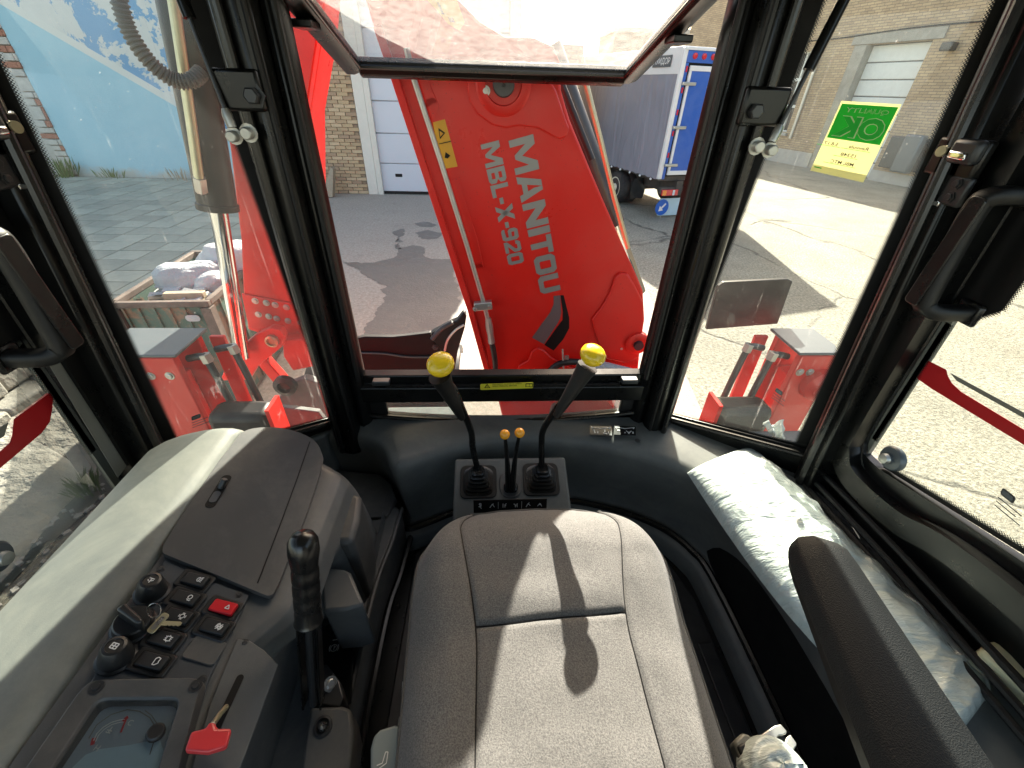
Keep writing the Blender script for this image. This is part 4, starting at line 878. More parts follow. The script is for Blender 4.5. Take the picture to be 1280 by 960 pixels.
for sg_ in (0, 1):
    X = (lambda x: x) if sg_ == 0 else mir
    P = lambda pts: [(X(x), y) for x, y in pts]
    xz_post('rear_pillar', 'black_paint', P([(-.485, 1.055), (-.485, 1.005), (-.470, .985), (-.425, .975), (-.405, .985), (-.400, 1.0), (-.400, 1.06), (-.47, 1.075)]), 1.34, 2.66, bevel=.004)
    xz_post('window_jamb', 'black_paint', P([(-.399, 1.062), (-.399, 1.018), (-.386, 1.012), (-.372, 1.022), (-.364, 1.035), (-.364, 1.062)]), 1.42, 2.60, bevel=.003)
    MB().tube([(X(-.372), 1.012, 1.60), (X(-.372), 1.012, 2.6)], .0075, 10).build('seal_bead', 'rubber', cb_)
    MB().tube([(X(-.452), .972, 1.36), (X(-.452), .972, 2.6)], .009, 10).build('highlight_bead', 'rubber_gloss', cb_)  # extra bead added to draw a highlight down the pillar
    MB().tube([(X(-.412), .982, 1.40), (X(-.412), .982, 2.6)], .005, 8).build('highlight_bead', 'rubber', cb_)  # second bead added for the same highlights
    # door post, leaning slightly to the rear at the top
    if sg_ == 0: X = lambda x: x-.025
    xz_post('door_post', 'black_paint', P([(-.765, .80), (-.795, .83), (-.83, .80), (-.83, .745), (-.765, .745)]), 1.06, 2.66, lean=.11, bevel=.006)
    MB().tube([(X(-.762), .772-.06, 1.06), (X(-.762), .772+.11*1.0, 2.6)], .011, 10).build('post_seal', 'rubber_gloss', cb_)
    if sg_ == 0: X = lambda x: x
    # strut bracket, bolts, ball stud on the rear pillar
    br = MB().bb((min(X(-.49), X(-.40)), .955, 2.250), (max(X(-.49), X(-.41)), .974, 2.315)).build('strut_bracket', 'black_paint', cb_, bevel=.006)
    bolt(br, Vector((X(-.425), .958, 2.275)), (0, -1, 0), .014, 'dark_steel', h=1.0)
    bolt(br, Vector((X(-.455), .962, 2.215)), (0, -1, 0), .011, 'zinc', h=1.4)
    bolt(br, Vector((X(-.480), .955, 2.21)), (0, -1, 0), .010, 'zinc', h=1.6)
# bottom rail of the rear opening, lower pane and its curved sill
rl = MB().loft([[Vector((x, 1.02, 1.512)), Vector((x, 1.02, 1.565)), Vector((x, 1.035, 1.572)), Vector((x, 1.035, 1.600)), Vector((x, 1.065, 1.604)), Vector((x, 1.065, 1.512))] for x in (-.40, -.2, 0, .25, .50)]).build('window_rail', 'black_paint', cb_, bevel=.003)
MB().bb((-.30, 1.017, 1.567), (.40, 1.03, 1.576)).build('rail_gasket', 'rubber_gloss', rl, smooth=0)
for x in (-.335, .40): MB().bb((x, 1.008, 1.582), (x+.05, 1.033, 1.597)).build('rail_catch', 'dark_steel', rl, bevel=.003)
yl = MB().prism(rounded(at(633.5, 482.5, y=1.017), Vector((1, 0, .035)).normalized(), Vector((0, 0, 1)), .158, .021, .004), (0, -.0012, 0)).build('warning_label', 'yellow_print', rl, smooth=0, lab='yellow warning label on the window rail')
lo = at(604, 485.6, y=1.0155)
fix_ngon(MB().prism([lo+Vector((.003, 0, .002)), lo+Vector((.021, 0, .002)), lo+Vector((.012, 0, .017))], (0, -.0006, 0)).build('label_symbol', 'black_print', yl, smooth=0))
fix_ngon(MB().prism([lo+Vector((.007, -.0008, .0045)), lo+Vector((.017, -.0008, .0045)), lo+Vector((.012, -.0008, .0135))], (0, -.0006, 0)).build('label_symbol', 'yellow_print', yl, smooth=0))
MB().box(lo+Vector((.012, -.0016, .0085)), (.0012, .0006, .006)).build('label_symbol', 'black_print', yl, smooth=0)
text('label_text', 'DO NOT ALWAYS OPEN', lo+Vector((.028, 0, .0125)), Vector((1, 0, .035)), Vector((0, 0, 1)), 'black_print', yl, ext=.0008, fit=(.085, .005))
text('label_text', 'READ MANUAL BEFORE', lo+Vector((.028, 0, .0055)), Vector((1, 0, .035)), Vector((0, 0, 1)), 'black_print', yl, ext=.0008, fit=(.072, .005))
MB().bb(lo+Vector((.126, -.0008, .005)), lo+Vector((.148, 0, .0175))).build('label_symbol', 'black_print', yl, smooth=0)
MB().bb(lo+Vector((.128, -.0015, .007)), lo+Vector((.1365, -.0005, .0155))).build('label_symbol', 'yellow_print', yl, smooth=0); MB().bb(lo+Vector((.1378, -.0015, .007)), lo+Vector((.146, -.0005, .0155))).build('label_symbol', 'yellow_print', yl, smooth=0)
# lower window: black surround with a lens-shaped opening
def lowz(x): u = (x-XC)/.42; return 1.425+.030*u*u
xs = [-.405+i*.91/24 for i in range(25)]
MB().loft([[Vector((x, 1.04, 1.37)), Vector((x, 1.04, lowz(x))), Vector((x, 1.062, lowz(x))), Vector((x, 1.062, 1.37))] for x in xs]).build('lower_sill', 'rubber', cb_)
MB().tube([Vector((x, 1.035, lowz(x)-.002)) for x in xs], .008, 10).build('lower_seal', 'rubber_gloss', cb_)
MB().bb((-.405, 1.04, 1.42), (-.315, 1.06, 1.513)).build('lower_side', 'rubber', cb_, bevel=.004); MB().bb((.425, 1.04, 1.42), (.505, 1.06, 1.513)).build('lower_side', 'rubber', cb_, bevel=.004)
MB().bb((-.40, 1.05, 1.40), (.50, 1.055, 1.52)).build('lower_pane', 'glass_low', cb_, smooth=0)

# ---- panes with dotted print along the edges
def band(name, a, b, inward, w, parent, nrm, pitch=.00475, solid=0.0):
    """print strip from a to b, solid at the edge and breaking into dots inward"""
    a, b = Vector(a), Vector(b); ln_ = (b-a).length; inward = inward.normalized(); k = MB(); n_ = 5
    sa_, sb_ = solid if isinstance(solid, tuple) else (solid, solid)
    if sa_ or sb_: k0 = MB().add([a, b, b+inward*sb_, a+inward*sa_], [(0, 1, 2, 3)]); k0.build(name, 'black_print', parent, smooth=0)
    a = a+inward*sa_; b = b+inward*sb_
    k.add([a, b, b+inward*w, a+inward*w], [(0, 1, 2, 3)]); k.uv = [(0, 0), (ln_/pitch, 0), (ln_/pitch, 2.0), (0, 2.0)]
    return k.build(name, 'frit', parent, smooth=0, fixn=False)
def corner_pane(sgn):
    X = (lambda x: x) if sgn < 0 else mir
    a0, a1 = Vector((X(-.472), 1.055, 1.36)), Vector((X(-.472), 1.055, 2.62))
    ox = -.025 if sgn < 0 else 0
    b0, b1 = Vector((X(-.812)+ox, .795, 1.40)), Vector((X(-.812)+ox, .795+.11*1.05, 2.62))
    gp = MB().add([a0, b0, b1, a1], [(0, 1, 2, 3)]).build('corner_pane', 'glass', cb_, smooth=0, fixn=False)
    n_ = (b0-a0).cross(a1-a0).normalized(); n_ = n_ if n_.dot(CAM-a0) > 0 else -n_
    e = n_*.002; ac = ((b0+b1)/2-(a0+a1)/2).normalized()
    band('pane_print', a0+e, a1+e, ac, .0095, gp, n_, solid=(.012, .075))
    band('pane_print', b0+e, b1+e, -ac, .0095, gp, n_, solid=.050)
    zb = Vector((0, 0, .085)); band('pane_print', a0+e*1.3+zb*.8, b0+e*1.3+zb*1.2, Vector((0, 0, 1)), .0095, gp, n_, solid=.010)
    # bottom rail with rubber
    c0, c1 = a0+Vector((0, -.012, .0)), b0+Vector((0, -.012, .02))
    MB().loft([[p+Vector((0, 0, -.03)), p+Vector((0, -.02, -.03)), p+Vector((0, -.02, .075)), p+Vector((0, .0, .09))] for p in (c0, c1)]).build('pane_rail', 'black_paint', cb_, bevel=.004)
    MB().tube([c0+Vector((0, -.016, .075)), c1+Vector((0, -.016, .075))], .009, 10).build('pane_seal', 'rubber_gloss', cb_)
    return gp, plane(a0+e, b0+e, a1+e), n_, ac
gpl, PLL, nl, acl = corner_pane(-1)
gpr, PLR, nr, acr = corner_pane(1)
# maker's marks etched on the panes
def mark_etch(px, py, pl, parent, u, v, s=1.0):
    o = at(px, py, pl=pl)
    MB().prism(rounded(o+u*.018*s+v*.03*s, u, v, .034*s, .02*s, .006*s), parent_n(pl)*.0006).build('etched_mark', 'dark_steel', parent, smooth=0)
    MB().prism(rounded(o+u*.018*s+v*.03*s, u, v, .026*s, .012*s, .004*s), parent_n(pl)*.0012).build('etched_mark', 'grey_plate', parent, smooth=0)
    for k, w_ in enumerate((.06, .05, .065)):
        MB().prism([o+v*(.008-.012*k)*s, o+u*w_*s+v*(.008-.012*k)*s, o+u*w_*s+v*(.0105-.012*k)*s, o+v*(.0105-.012*k)*s], parent_n(pl)*.0006).build('etched_mark', 'dark_steel', parent, smooth=0)
def parent_n(pl): return pl[1]
mark_etch(240, 531, PLL, gpl, (at(262, 516, pl=PLL)-at(240, 524, pl=PLL)).normalized(), (at(238, 510, pl=PLL)-at(240, 524, pl=PLL)).normalized(), .6)
mark_etch(966, 493, PLR, gpr, (at(990, 500, pl=PLR)-at(968, 484, pl=PLR)).normalized(), (at(975, 470, pl=PLR)-at(968, 484, pl=PLR)).normalized(), .6)

# ---- inspection sheet taped to the right corner pane (printed side outward: seen mirrored)
q = [at(1052, 126, pl=PLR), at(1127, 130.5, pl=PLR), at(1079, 228, pl=PLR), at(1013, 213, pl=PLR)]
q = [p + nr*.002 for p in q]
ps = tag(MB().prism(q, nr*.0006).build('inspection_sheet', 'paper', smooth=0), 'yellow and green inspection sheet stuck to the right corner pane', 'paper sheet')
def sh_(u, v, d=.0012): return (q[0]*(1-u)*(1-v)+q[1]*u*(1-v)+q[2]*u*v+q[3]*(1-u)*v) + nr*d
fix_ngon(MB().prism([sh_(.03, .035), sh_(.97, .035), sh_(.97, .50), sh_(.03, .50)], nr*.0004).build('green_field', 'green_print', ps, smooth=0))
def stext(name, s, u0, u1, v0, v1, m, d=.0022, bold=0.0):
    """mirrored text filling the sheet box u0..u1, v0..v1"""
    tmp = text(name, s, (0, 0, 0), Vector((1, 0, 0)), Vector((0, 1, 0)), m, None, ext=0, bold=bold, fit=(1, 1))
    for vv_ in tmp.data.vertices: vv_.co = sh_(u1-(u1-u0)*vv_.co.x, v1-(v1-v0)*vv_.co.y, d)
    attach(tmp, ps); return tmp
stext('print', 'QUALITY', .13, .88, .075, .15, 'paper', .0022, .03); stext('print', 'QUALITY', .13, .88, .075, .15, 'green_print', .0030, -.012)
stext('print', 'OK', .09, .93, .18, .47, 'paper', .0022, .075); stext('print', 'OK', .105, .915, .19, .46, 'green_print', .0030, .045)
for v_, s_, a, c in ((.585, 'Revvula', .18, .52), (.585, '5.8.17', .72, .97), (.70, '15348', .33, .60), (.815, 'MBL MTC', .30, .72)):
    stext('handwriting', s_, 1-c, 1-a, v_-.035, v_+.01, 'black_print', .0022, .005)
    MB().prism([sh_(1-c-.12, v_+.02), sh_(1-a+.05, v_+.02), sh_(1-a+.05, v_+.026), sh_(1-c-.12, v_+.026)], nr*.0004).build('print', 'green_print', ps, smooth=0)
MB().prism([sh_(.04, .925), sh_(.18, .925), sh_(.18, .94), sh_(.04, .94)], nr*.0004).build('print', 'green_print', ps, smooth=0)
MB().prism([sh_(0, .9, .0008), sh_(1, .9, .0008), sh_(1, 1, .0008), sh_(0, 1, .0008)], nr*.0003).build('tape', 'paper', ps, smooth=0)

# ---- opened rear window sash, swung up outside
ss = thing('rear_hatch', 'raised dusty rear window pane in a black frame overhead', 'window', (XC, 1.0, 2.45))
sa, sb = Vector((0, .90, 2.475)), Vector((0, 1.42, 2.335)); sd = (sb-sa).normalized(); sn = Vector((0, -sd.z, sd.y)) if True else 0
sn = Vector((1, 0, 0)).cross(sd); sn = -sn if sn.z > 0 else sn
def sp_(x, k, d=0): return Vector((x, 0, 0)) + sa.lerp(sb, k) + sn*d
xl, xr = -.372, .418
for (x0, x1, k0, k1) in ((xl, xl+.045, 0, 1), (xr-.045, xr, 0, 1)):
    MB().loft([[sp_(x0, k, -.012), sp_(x1, k, -.012), sp_(x1, k, .012), sp_((x0+x1)/2, k, .02), sp_(x0, k, .02)] for k in (k0, k1)]).build('frame_bar', 'black_paint', ss, bevel=.004)
MB().loft([[sp_(x, 1.005, -.012), sp_(x, .93, -.012), sp_(x, .93, .014), sp_(x, .96, .026), sp_(x, 1.005, .026)] for x in (xl+.04, xr-.04)]).build('frame_bar', 'black_paint', ss, bevel=.004)
MB().loft([[sp_(x, 0, -.012), sp_(x, .05, -.012), sp_(x, .05, .02), sp_(x, 0, .02)] for x in (xl+.03, xr-.03)]).build('frame_bar', 'black_paint', ss, bevel=.004)
MB().tube([sp_(xl+.048, .06, .012), sp_(xl+.048, .926, .012), sp_(xr-.048, .926, .012), sp_(xr-.048, .06, .012)], .006, 8).build('glazing_bead', 'rubber_gloss', ss)
MB().add([sp_(xl+.02, .02), sp_(xr-.02, .02), sp_(xr-.02, .96), sp_(xl+.02, .96)], [(0, 1, 2, 3)]).build('pane', 'glass_dusty', ss, smooth=0)
for x in (xl+.016, xr-.016): MB().box(sp_(x, .42, .026), (.04, .06, .014)).build('catch', 'black_paint', ss, bevel=.003)
for x, sg_ in ((xl, -1), (xr, 1)):
    p_a = Vector((XC+sg_*(.525), .945, 2.225)); p_b = at(205, -60, y=.97) if sg_ < 0 else at(1085, -60, y=.97); md = p_a.lerp(p_b, .66 if sg_ < 0 else .42)
    st = thing('gas_strut', ('left' if sg_ < 0 else 'right') + ' gas strut running up from the rear pillar stud', 'gas strut', p_a, 'gas struts')
    MB().tube([p_a, md], .0042, 10).build('rod', 'dark_steel', st); MB().tube([md, p_b], .010, 12).build('barrel', 'black_paint', st)
    MB().lathe([(0, 0), (.008, 0), (.009, .02), (.006, .03), (0, .03)], p_a, p_b-p_a, 12).build('socket', 'zinc', st)

# ---- side doors
def door(sgn, lab):
    X = (lambda x: x-.025) if sgn < 0 else mir
    d = thing('cab_door', lab, 'door', (X(-.83), .2, 1.1), 'cab doors')
    gx = -.845
    def q_(y, z, x=gx): return Vector((X(x), y+.04*(z-1.6), z))
    low = 1.58 if sgn > 0 else 1.42
    # glass outline: front edge, rounded lower front corner, bottom sloping up forward-to-back
    gl_ = [q_(.72, 2.5), q_(.72, low+.08), q_(.705, low+.025), q_(.66, low), q_(.36, low+.075), q_(-.7, low+.1), q_(-.7, 2.5)]
    pane = fix_ngon(MB().add([p for p in gl_], [tuple(range(len(gl_)))]).build('door_pane', 'glass_door', d, smooth=0, fixn=False))
    # tube frame round the glass
    fp = smoothpath([q_(.752, 2.62, -.815), q_(.752, 1.9, -.815), q_(.750, low+.05, -.815), q_(.735, low-.015, -.815), q_(.685, low-.055, -.815), q_(.55, low-.045, -.815), q_(.30, low+.02, -.815), q_(-.7, low+.08, -.815)], 10)
    MB().sweep([(-.017, -.026), (.017, -.026), (.020, 0), (.017, .026), (-.017, .026)], fp).build('door_frame', 'black_paint', d, smooth=50)
    fp2 = [p + Vector((sgn*.022, 0, 0)) + Vector((0, -.018, .018)) for p in fp]
    MB().tube(fp2, .0085, 8).build('door_seal', 'rubber_gloss', d)
    MB().prism([q_(.745, 2.6, -.842), q_(.745, 1.3, -.842), q_(.708, 1.3, -.842), q_(.708, 2.6, -.842)], (sgn*.01, 0, 0)).build('door_stile', 'plain_grey', d, smooth=0)
    fix_ngon(MB().prism([q_(.74, low, -.83), q_(.66, low, -.83), q_(.36, low+.07, -.83), q_(-.7, low+.095, -.83), q_(-.7, 1.1, -.83), q_(.74, 1.1, -.83)], (sgn*.02, 0, 0)).build('door_skin', 'black_paint', d, smooth=0))
    sl_ = MB()
    for k, (x, z) in enumerate(((-.80, 1.50), (-.785, 1.475), (-.77, 1.455))):
        MB().tube([q_(.78, z-.03, x), q_(.5, z-.01, x), q_(-.7, z+.03, x)], .008, 8).build('sill_seal', 'rubber', d)
    # black printed field behind the handle, dotted rim
    e = Vector((-sgn*.003, 0, 0))
    fz = .05 if sgn > 0 else -.03
    fl = [q_(.745, 2.55), q_(.745, 1.93+fz), q_(.67, 1.915+fz), q_(.645, 1.94+fz), q_(.64, 2.19+fz), q_(.62, 2.22+fz), q_(.60, 2.55)]
    fix_ngon(MB().prism([p+e for p in fl], e*.3).build('printed_field', 'black_print', d, smooth=0))
    for a, b, inw in ((fl[3], fl[4], Vector((0, -1, 0))), (fl[2], fl[3], Vector((0, -.4, -1))), (fl[1], fl[2], Vector((0, 0, -1)))):
        band('pane_print', a+e, b+e, inw, .0095, pane, None)
    band('pane_print', q_(.72, 1.93)+e, q_(.72, 1.62)+e, Vector((0, -1, 0)), .0095, pane, None, solid=.010)
    band('pane_print', q_(.66, low+.002)+e, q_(.36, low+.077)+e, Vector((0, 0, 1)), .0095, pane, None, solid=.010)
    band('pane_print', q_(.36, low+.077)+e, q_(-.3, low+.09)+e, Vector((0, 0, 1)), .0095, pane, None, solid=.010)
    # handle
    hx = -.757; y = .725 if sgn > 0 else .69; dz = .03 if sgn > 0 else -.045; X0 = X; X = (lambda x: x) if sgn < 0 else mir
    hd = thing('grab_handle', ('left' if sgn < 0 else 'right') + ' black grab handle on the door post', 'handle', (X(-.8), y, 1.9), 'grab handles')
    r_ = [(-.010, -.016), (.010, -.016), (.014, -.010), (.014, .010), (.010, .016), (-.010, .016), (-.014, .010), (-.014, -.010)]
    def hsec(p, u, v, s=1): return [p+u*(a*s)+v*(b*s) for a, b in r_]
    pth = smoothpath([Vector((X(-.842), y-.02, 1.935+dz)), Vector((X(-.79), y-.015, 1.932+dz)), Vector((X(-.765), y-.005, 1.937+dz)), Vector((X(hx), y, 1.955+dz)), Vector((X(hx), y+.008, 2.04+dz)), Vector((X(hx), y+.012, 2.120+dz)), Vector((X(-.765), y+.008, 2.138+dz)), Vector((X(-.79), y-.0, 2.143+dz)), Vector((X(-.842), y-.005, 2.14+dz))], 5)
    MB().sweep(r_, pth, Vector((0, 1, .01))).build('bar', 'rubber', hd, smooth=60)
    MB().prism(rounded((X(hx)-sgn*.0145, y+.006, 2.04+dz), Vector((0, 1, .04)).normalized(), Vector((0, -.04, 1)).normalized(), .030, .20, .008), (-sgn*.004, 0, 0)).build('grip_pad', 'rubber_gloss', hd, bevel=.003)
    for z, yy in ((1.935+dz, y-.02), (2.14+dz, y-.005)): MB().box((X(-.838), yy, z), (.012, .05, .045)).build('base_pad', 'rubber_gloss', hd, bevel=.006)
    X = X0
    # striker latch
    lt = thing('door_latch', ('left' if sgn < 0 else 'right') + ' metal latch on the door post above the handle', 'latch', (X(-.79), .80, 2.2), 'door latches')
    MB().box((X(-.775), .835, 2.215), (.02, .10, .065)).build('latch_plate', 'black_paint', lt, bevel=.006)
    MB().box((X(-.760), .812, 2.228), (.022, .055, .040)).build('latch_body', 'dark_steel', lt, bevel=.008)
    MB().box((X(-.748), .815, 2.222), (.006, .035, .012)).build('latch_lever', 'chrome', lt, bevel=.003)
    MB().lathe([(0, 0), (.010, 0), (.010, .008), (.006, .010), (.006, .018), (.009, .019), (.009, .023), (0, .023)], (X(-.765), .85, 2.225), (-sgn, -.2, 0), 18).build('roller', 'brass_zinc', lt)
    MB().box((X(-.770), .80, 2.165), (.012, .045, .05)).build('latch_plate', 'dark_steel', lt, bevel=.004)
    for z in (2.155, 2.178): bolt(lt, (X(-.763), .80, z), (-sgn, 0, 0), .007, 'dark_steel')
    MB().box((X(-.768), .83, 2.14), (.008, .035, .012)).build('latch_tongue', 'chrome', lt, bevel=.003)
    # hinge button through the glass
    hp_ = q_(.655 if sgn > 0 else .47, low+.035 if sgn > 0 else 1.60)
    hb = MB().lathe([(0, 0), (.030, 0), (.030, .006), (.026, .012), (.012, .014), (.012, .02), (0, .02)], hp_+Vector((sgn*.004, 0, 0)), (-sgn, 0, 0), 28).build('hinge_button', 'grey_plate', d)
    MB().lathe([(0, 0), (.013, 0), (.011, .008), (0, .01)], hp_-Vector((sgn*.018, 0, 0)), (-sgn, 0, 0), 18).build('hinge_cap', 'zinc', hb)
    return d, pane, (q_(0, 2)-Vector((0, 0, 0)), Vector((-sgn, 0, 0)))
dR_, paneR, PDR = door(1, 'right cab door with red stripe on its glass')
dL_, paneL, PDL = door(-1, 'left cab door with red stripe on its glass')
PDR = (Vector((mir(-.845)-.002, 0, 2)), Vector((-1, 0, 0))); PDL = (Vector((-.87+.002, 0, 2)), Vector((1, 0, 0)))
def dec(px, m, pl, parent): return fix_ngon(MB().prism([at(*p, pl=pl) for p in px], pl[1]*.0008).build('decal_or_lit_strip', m, parent, smooth=0))
dec([(1135, 438), (1183, 462), (1185, 470), (1190, 479), (1202, 490), (1290, 543), (1290, 562), (1165, 486), (1148, 474), (1141, 462)], 'decal_red', PDR, paneR)
dec([(1188, 466), (1192, 468), (1290, 521), (1290, 528), (1196, 476)], 'plain_grey', PDR, paneR)
dec([(53, 443), (69, 441), (158, 583), (147, 597)], 'plain_grey', (Vector((-.832, 0, 2)), Vector((1, 0, 0))), dL_)  # lit inner face of the door frame, painted as a pale strip
dec([(67, 487), (17, 524), (15, 544), (12, 553), (-4, 568), (-20, 580), (-20, 600), (0, 585), (52, 541), (62, 527), (65, 510)], 'decal_red', PDL, paneL)
dec([(10, 528), (-20, 545), (-20, 560), (5, 545)], 'plain_grey', PDL, paneL)
mark_etch(1246, 625, PDR, paneR, (at(1262, 638, pl=PDR)-at(1246, 625, pl=PDR)).normalized(), (at(1255, 605, pl=PDR)-at(1246, 625, pl=PDR)).normalized(), .7)

# ---- rear shelf wrapping round the footwell
SZ = 1.42
lip = [(-.50, .992), (-.42, .988), (-.355, .968), (-.31, .925), (-.282, .868), (-.255, .848), (-.20, .868), (-.12, .905), (-.03, .935), (.075, .955), (.2, .952), (.32, .935), (.44, .895), (.52, .855), (.585, .805), (.63, .74), (.655, .66), (.665, .4), (.665, -.1)]
lip = [Vector((x, y, 0)) for x, y in lip]
lipS = smoothpath(lip, 5)
def outer(p):
    if p.x < .50: return Vector((p.x if p.x > -.5 else p.x, 1.05, 0))
    t = sstep(.50, .66, p.x); return Vector((p.x+.25*t, 1.05-(1.05-p.y)*t*1.0-.0, 0)) if p.y > .66 else Vector((.93, p.y, 0))
secs = []
for i, p in enumerate(lipS):
    d = (lipS[min(i+1, len(lipS)-1)]-lipS[max(i-1, 0)]).normalized(); nn = Vector((-d.y, d.x, 0))   # toward the window
    zt = SZ+.012*noise.noise(p*2)
    ou = outer(p)
    secs.append([ou+Vector((0, 0, zt+.012)), p.lerp(ou, .5)+Vector((0, 0, zt+.006)), p+nn*.03+Vector((0, 0, zt)), p+nn*.012+Vector((0, 0, zt-.005)), p+nn*.002+Vector((0, 0, zt-.018)), p+nn*.0+Vector((0, 0, zt-.04)), p+nn*.015+Vector((0, 0, 1.25)), p+nn*.03+Vector((0, 0, 1.15)), p+nn*.02+Vector((0, 0, 1.135)), p-nn*.02+Vector((0, 0, 1.13)), p-nn*.03+Vector((0, 0, 1.12)), p-nn*.03+Vector((0, 0, 1.06))])
cut = max(i for i, p in enumerate(lipS) if p.x < .43 and p.y > .8)
def shelf(name, sub):
    return MB().loft(sub, closed=False, cap=False).build(name, 'plastic_shelf', cb_, smooth=45)
shelf('rear_shelf', secs[:cut+1]); g2 = [[v_+Vector((0, 0, -.0012)) for v_ in s_] for s_ in [secs[cut-1]]+secs[cut:]]; shelf('side_shelf', g2)
for p in (at(372, 546, z=1.43), at(800, 522, z=1.437), at(797, 551, z=1.425), at(463, 616, z=1.256)): bolt(cb_, p, (0, 0, 1), .006, 'dark_steel', 'screw', .3)
# pictogram labels on the shelf
for k, (cx, mm) in enumerate(((751, 'dark_steel'), (781, 'black_print'))):
    o_ = at(cx, 538.5, z=1.434); ux_ = (at(cx+15, 539, z=1.434)-o_).normalized(); uy_ = (at(cx, 528, z=1.434)-o_).normalized()
    lb = MB().prism([o_-ux_*.034-uy_*.021, o_+ux_*.034-uy_*.021, o_+ux_*.034+uy_*.021, o_-ux_*.034+uy_*.021], (0, 0, .0014)).build('pictogram_label', mm, cb_, smooth=0, lab='small black control diagram label on the rear shelf')
    zz_ = Vector((0, 0, .0022))
    def ln_(a, b, w_=.0013, lb=lb, o_=o_, ux_=ux_, uy_=uy_, zz_=zz_):
        a = o_+ux_*a[0]+uy_*a[1]+zz_; b = o_+ux_*b[0]+uy_*b[1]+zz_; s_ = (b-a).cross(Vector((0, 0, 1))).normalized()*w_
        MB().prism([a-s_, b-s_, b+s_, a+s_], (0, 0, .0003)).build('pictogram_line', 'white_print', lb, smooth=0)
    ln_((-.026, .014), (0, .008)); ln_((0, .008), (.026, .014)); ln_((-.029, .016), (-.026, .008), .002); ln_((.029, .016), (.026, .008), .002)
    if k == 0: ln_((-.022, .003), (-.018, -.014), .002); ln_((-.01, -.004), (-.01, -.014), .002); ln_((.012, .004), (.012, -.008), .0025); ln_((.006, -.012), (.02, -.016), .002); ln_((.024, -.004), (.023, -.014), .0016)
    else: ln_((-.024, -.001), (-.016, -.001), .003); ln_((.008, -.008), (.016, -.008)); ln_((.004, -.002), (.012, -.013)); ln_((.02, -.002), (.013, -.013)); ln_((.012, -.01), (.012, -.017), .002); ln_((.025, -.006), (.025, -.015), .002); ln_((.0, -.009), (.0, -.014), .0015)

for X in ((lambda x: x), mir):
    MB().prism([(X(-.475), 1.05, 1.06), (X(-.80), .81, 1.06), (X(-.80), .76, 1.06), (X(-.495), .985, 1.06)], (0, 0, .36)).build('corner_panel', 'plastic_shelf', cb_, bevel=.01)
MB().tube([p+Vector((0, 0, 1.135)) - (lipS[min(i+1, len(lipS)-1)]-lipS[max(i-1, 0)]).normalized().cross(Vector((0, 0, -1)))*.0 for i, p in enumerate(lipS) if p.x > -.27], .011, 8).build('kick_trim', 'rubber_gloss', cb_)
# pocket between console and shelf, lower ledge
MB().prism([(-.50, .90, 1.05), (-.30, .86, 1.05), (-.262, .83, 1.05), (-.275, .72, 1.05), (-.30, .55, 1.05), (-.30, .1, 1.05), (-.50, .1, 1.05)], (0, 0, .20)).build('side_ledge', 'plastic_side', cb_, bevel=.008)
MB().tube(smoothpath([(-.262, .835, 1.252), (-.272, .72, 1.252), (-.292, .55, 1.252), (-.292, .1, 1.252)]), .006, 8).build('ledge_rim', 'plastic', cb_)
MB().tube(smoothpath([(-.250, .83, 1.12), (-.262, .70, 1.12), (-.28, .55, 1.12), (-.28, .1, 1.12)]), .010, 8).build('ledge_trim', 'rubber_gloss', cb_)
MB().prism([(-.50, .99, 1.24), (-.355, .966, 1.24), (-.31, .923, 1.24), (-.284, .866, 1.24), (-.30, .80, 1.24), (-.50, .79, 1.24)], (0, 0, .02)).build('pocket_floor', 'plastic', cb_, bevel=.003)
# right-hand storage ledge (below the bag)
MB().bb((.67, -.8, 1.06), (.90, .80, 1.385)).build('storage_ledge', 'rubber', cb_, bevel=.02)

# ---- ribbed floor mat
fm = thing('floor_mat', 'black ribbed rubber mat in the footwell around the seat', 'mat', (.1, .6, 1.06))
matpoly = [(-.235, .80), (-.15, .87), (-.05, .92), (.08, .945), (.22, .94), (.36, .905), (.48, .84), (.57, .75), (.61, .62), (.62, .1), (.62, -.5), (-.25, -.5), (-.25, .1)]
fix_ngon(MB().prism([(x, y, 1.061) for x, y in matpoly], (0, 0, .012)).build('base', 'mat_rubber', fm, bevel=.004))
for i in range(12):
    x = -.205+i*.07
    yt = .78 if x < -.18 else (.85 if x < -.05 else (.92 if x < .3 else (.84 if x < .46 else (.74 if x < .55 else .55))))
    MB().bb((x, -.4, 1.0731), (x+.042, yt-.05, 1.080)).build('rib', 'mat_rubber', fm, bevel=.003)
MB().bb((.26, .79, 1.0735), (.40, .875, 1.095)).build('foot_pad', 'mat_rubber', fm, bevel=.008)

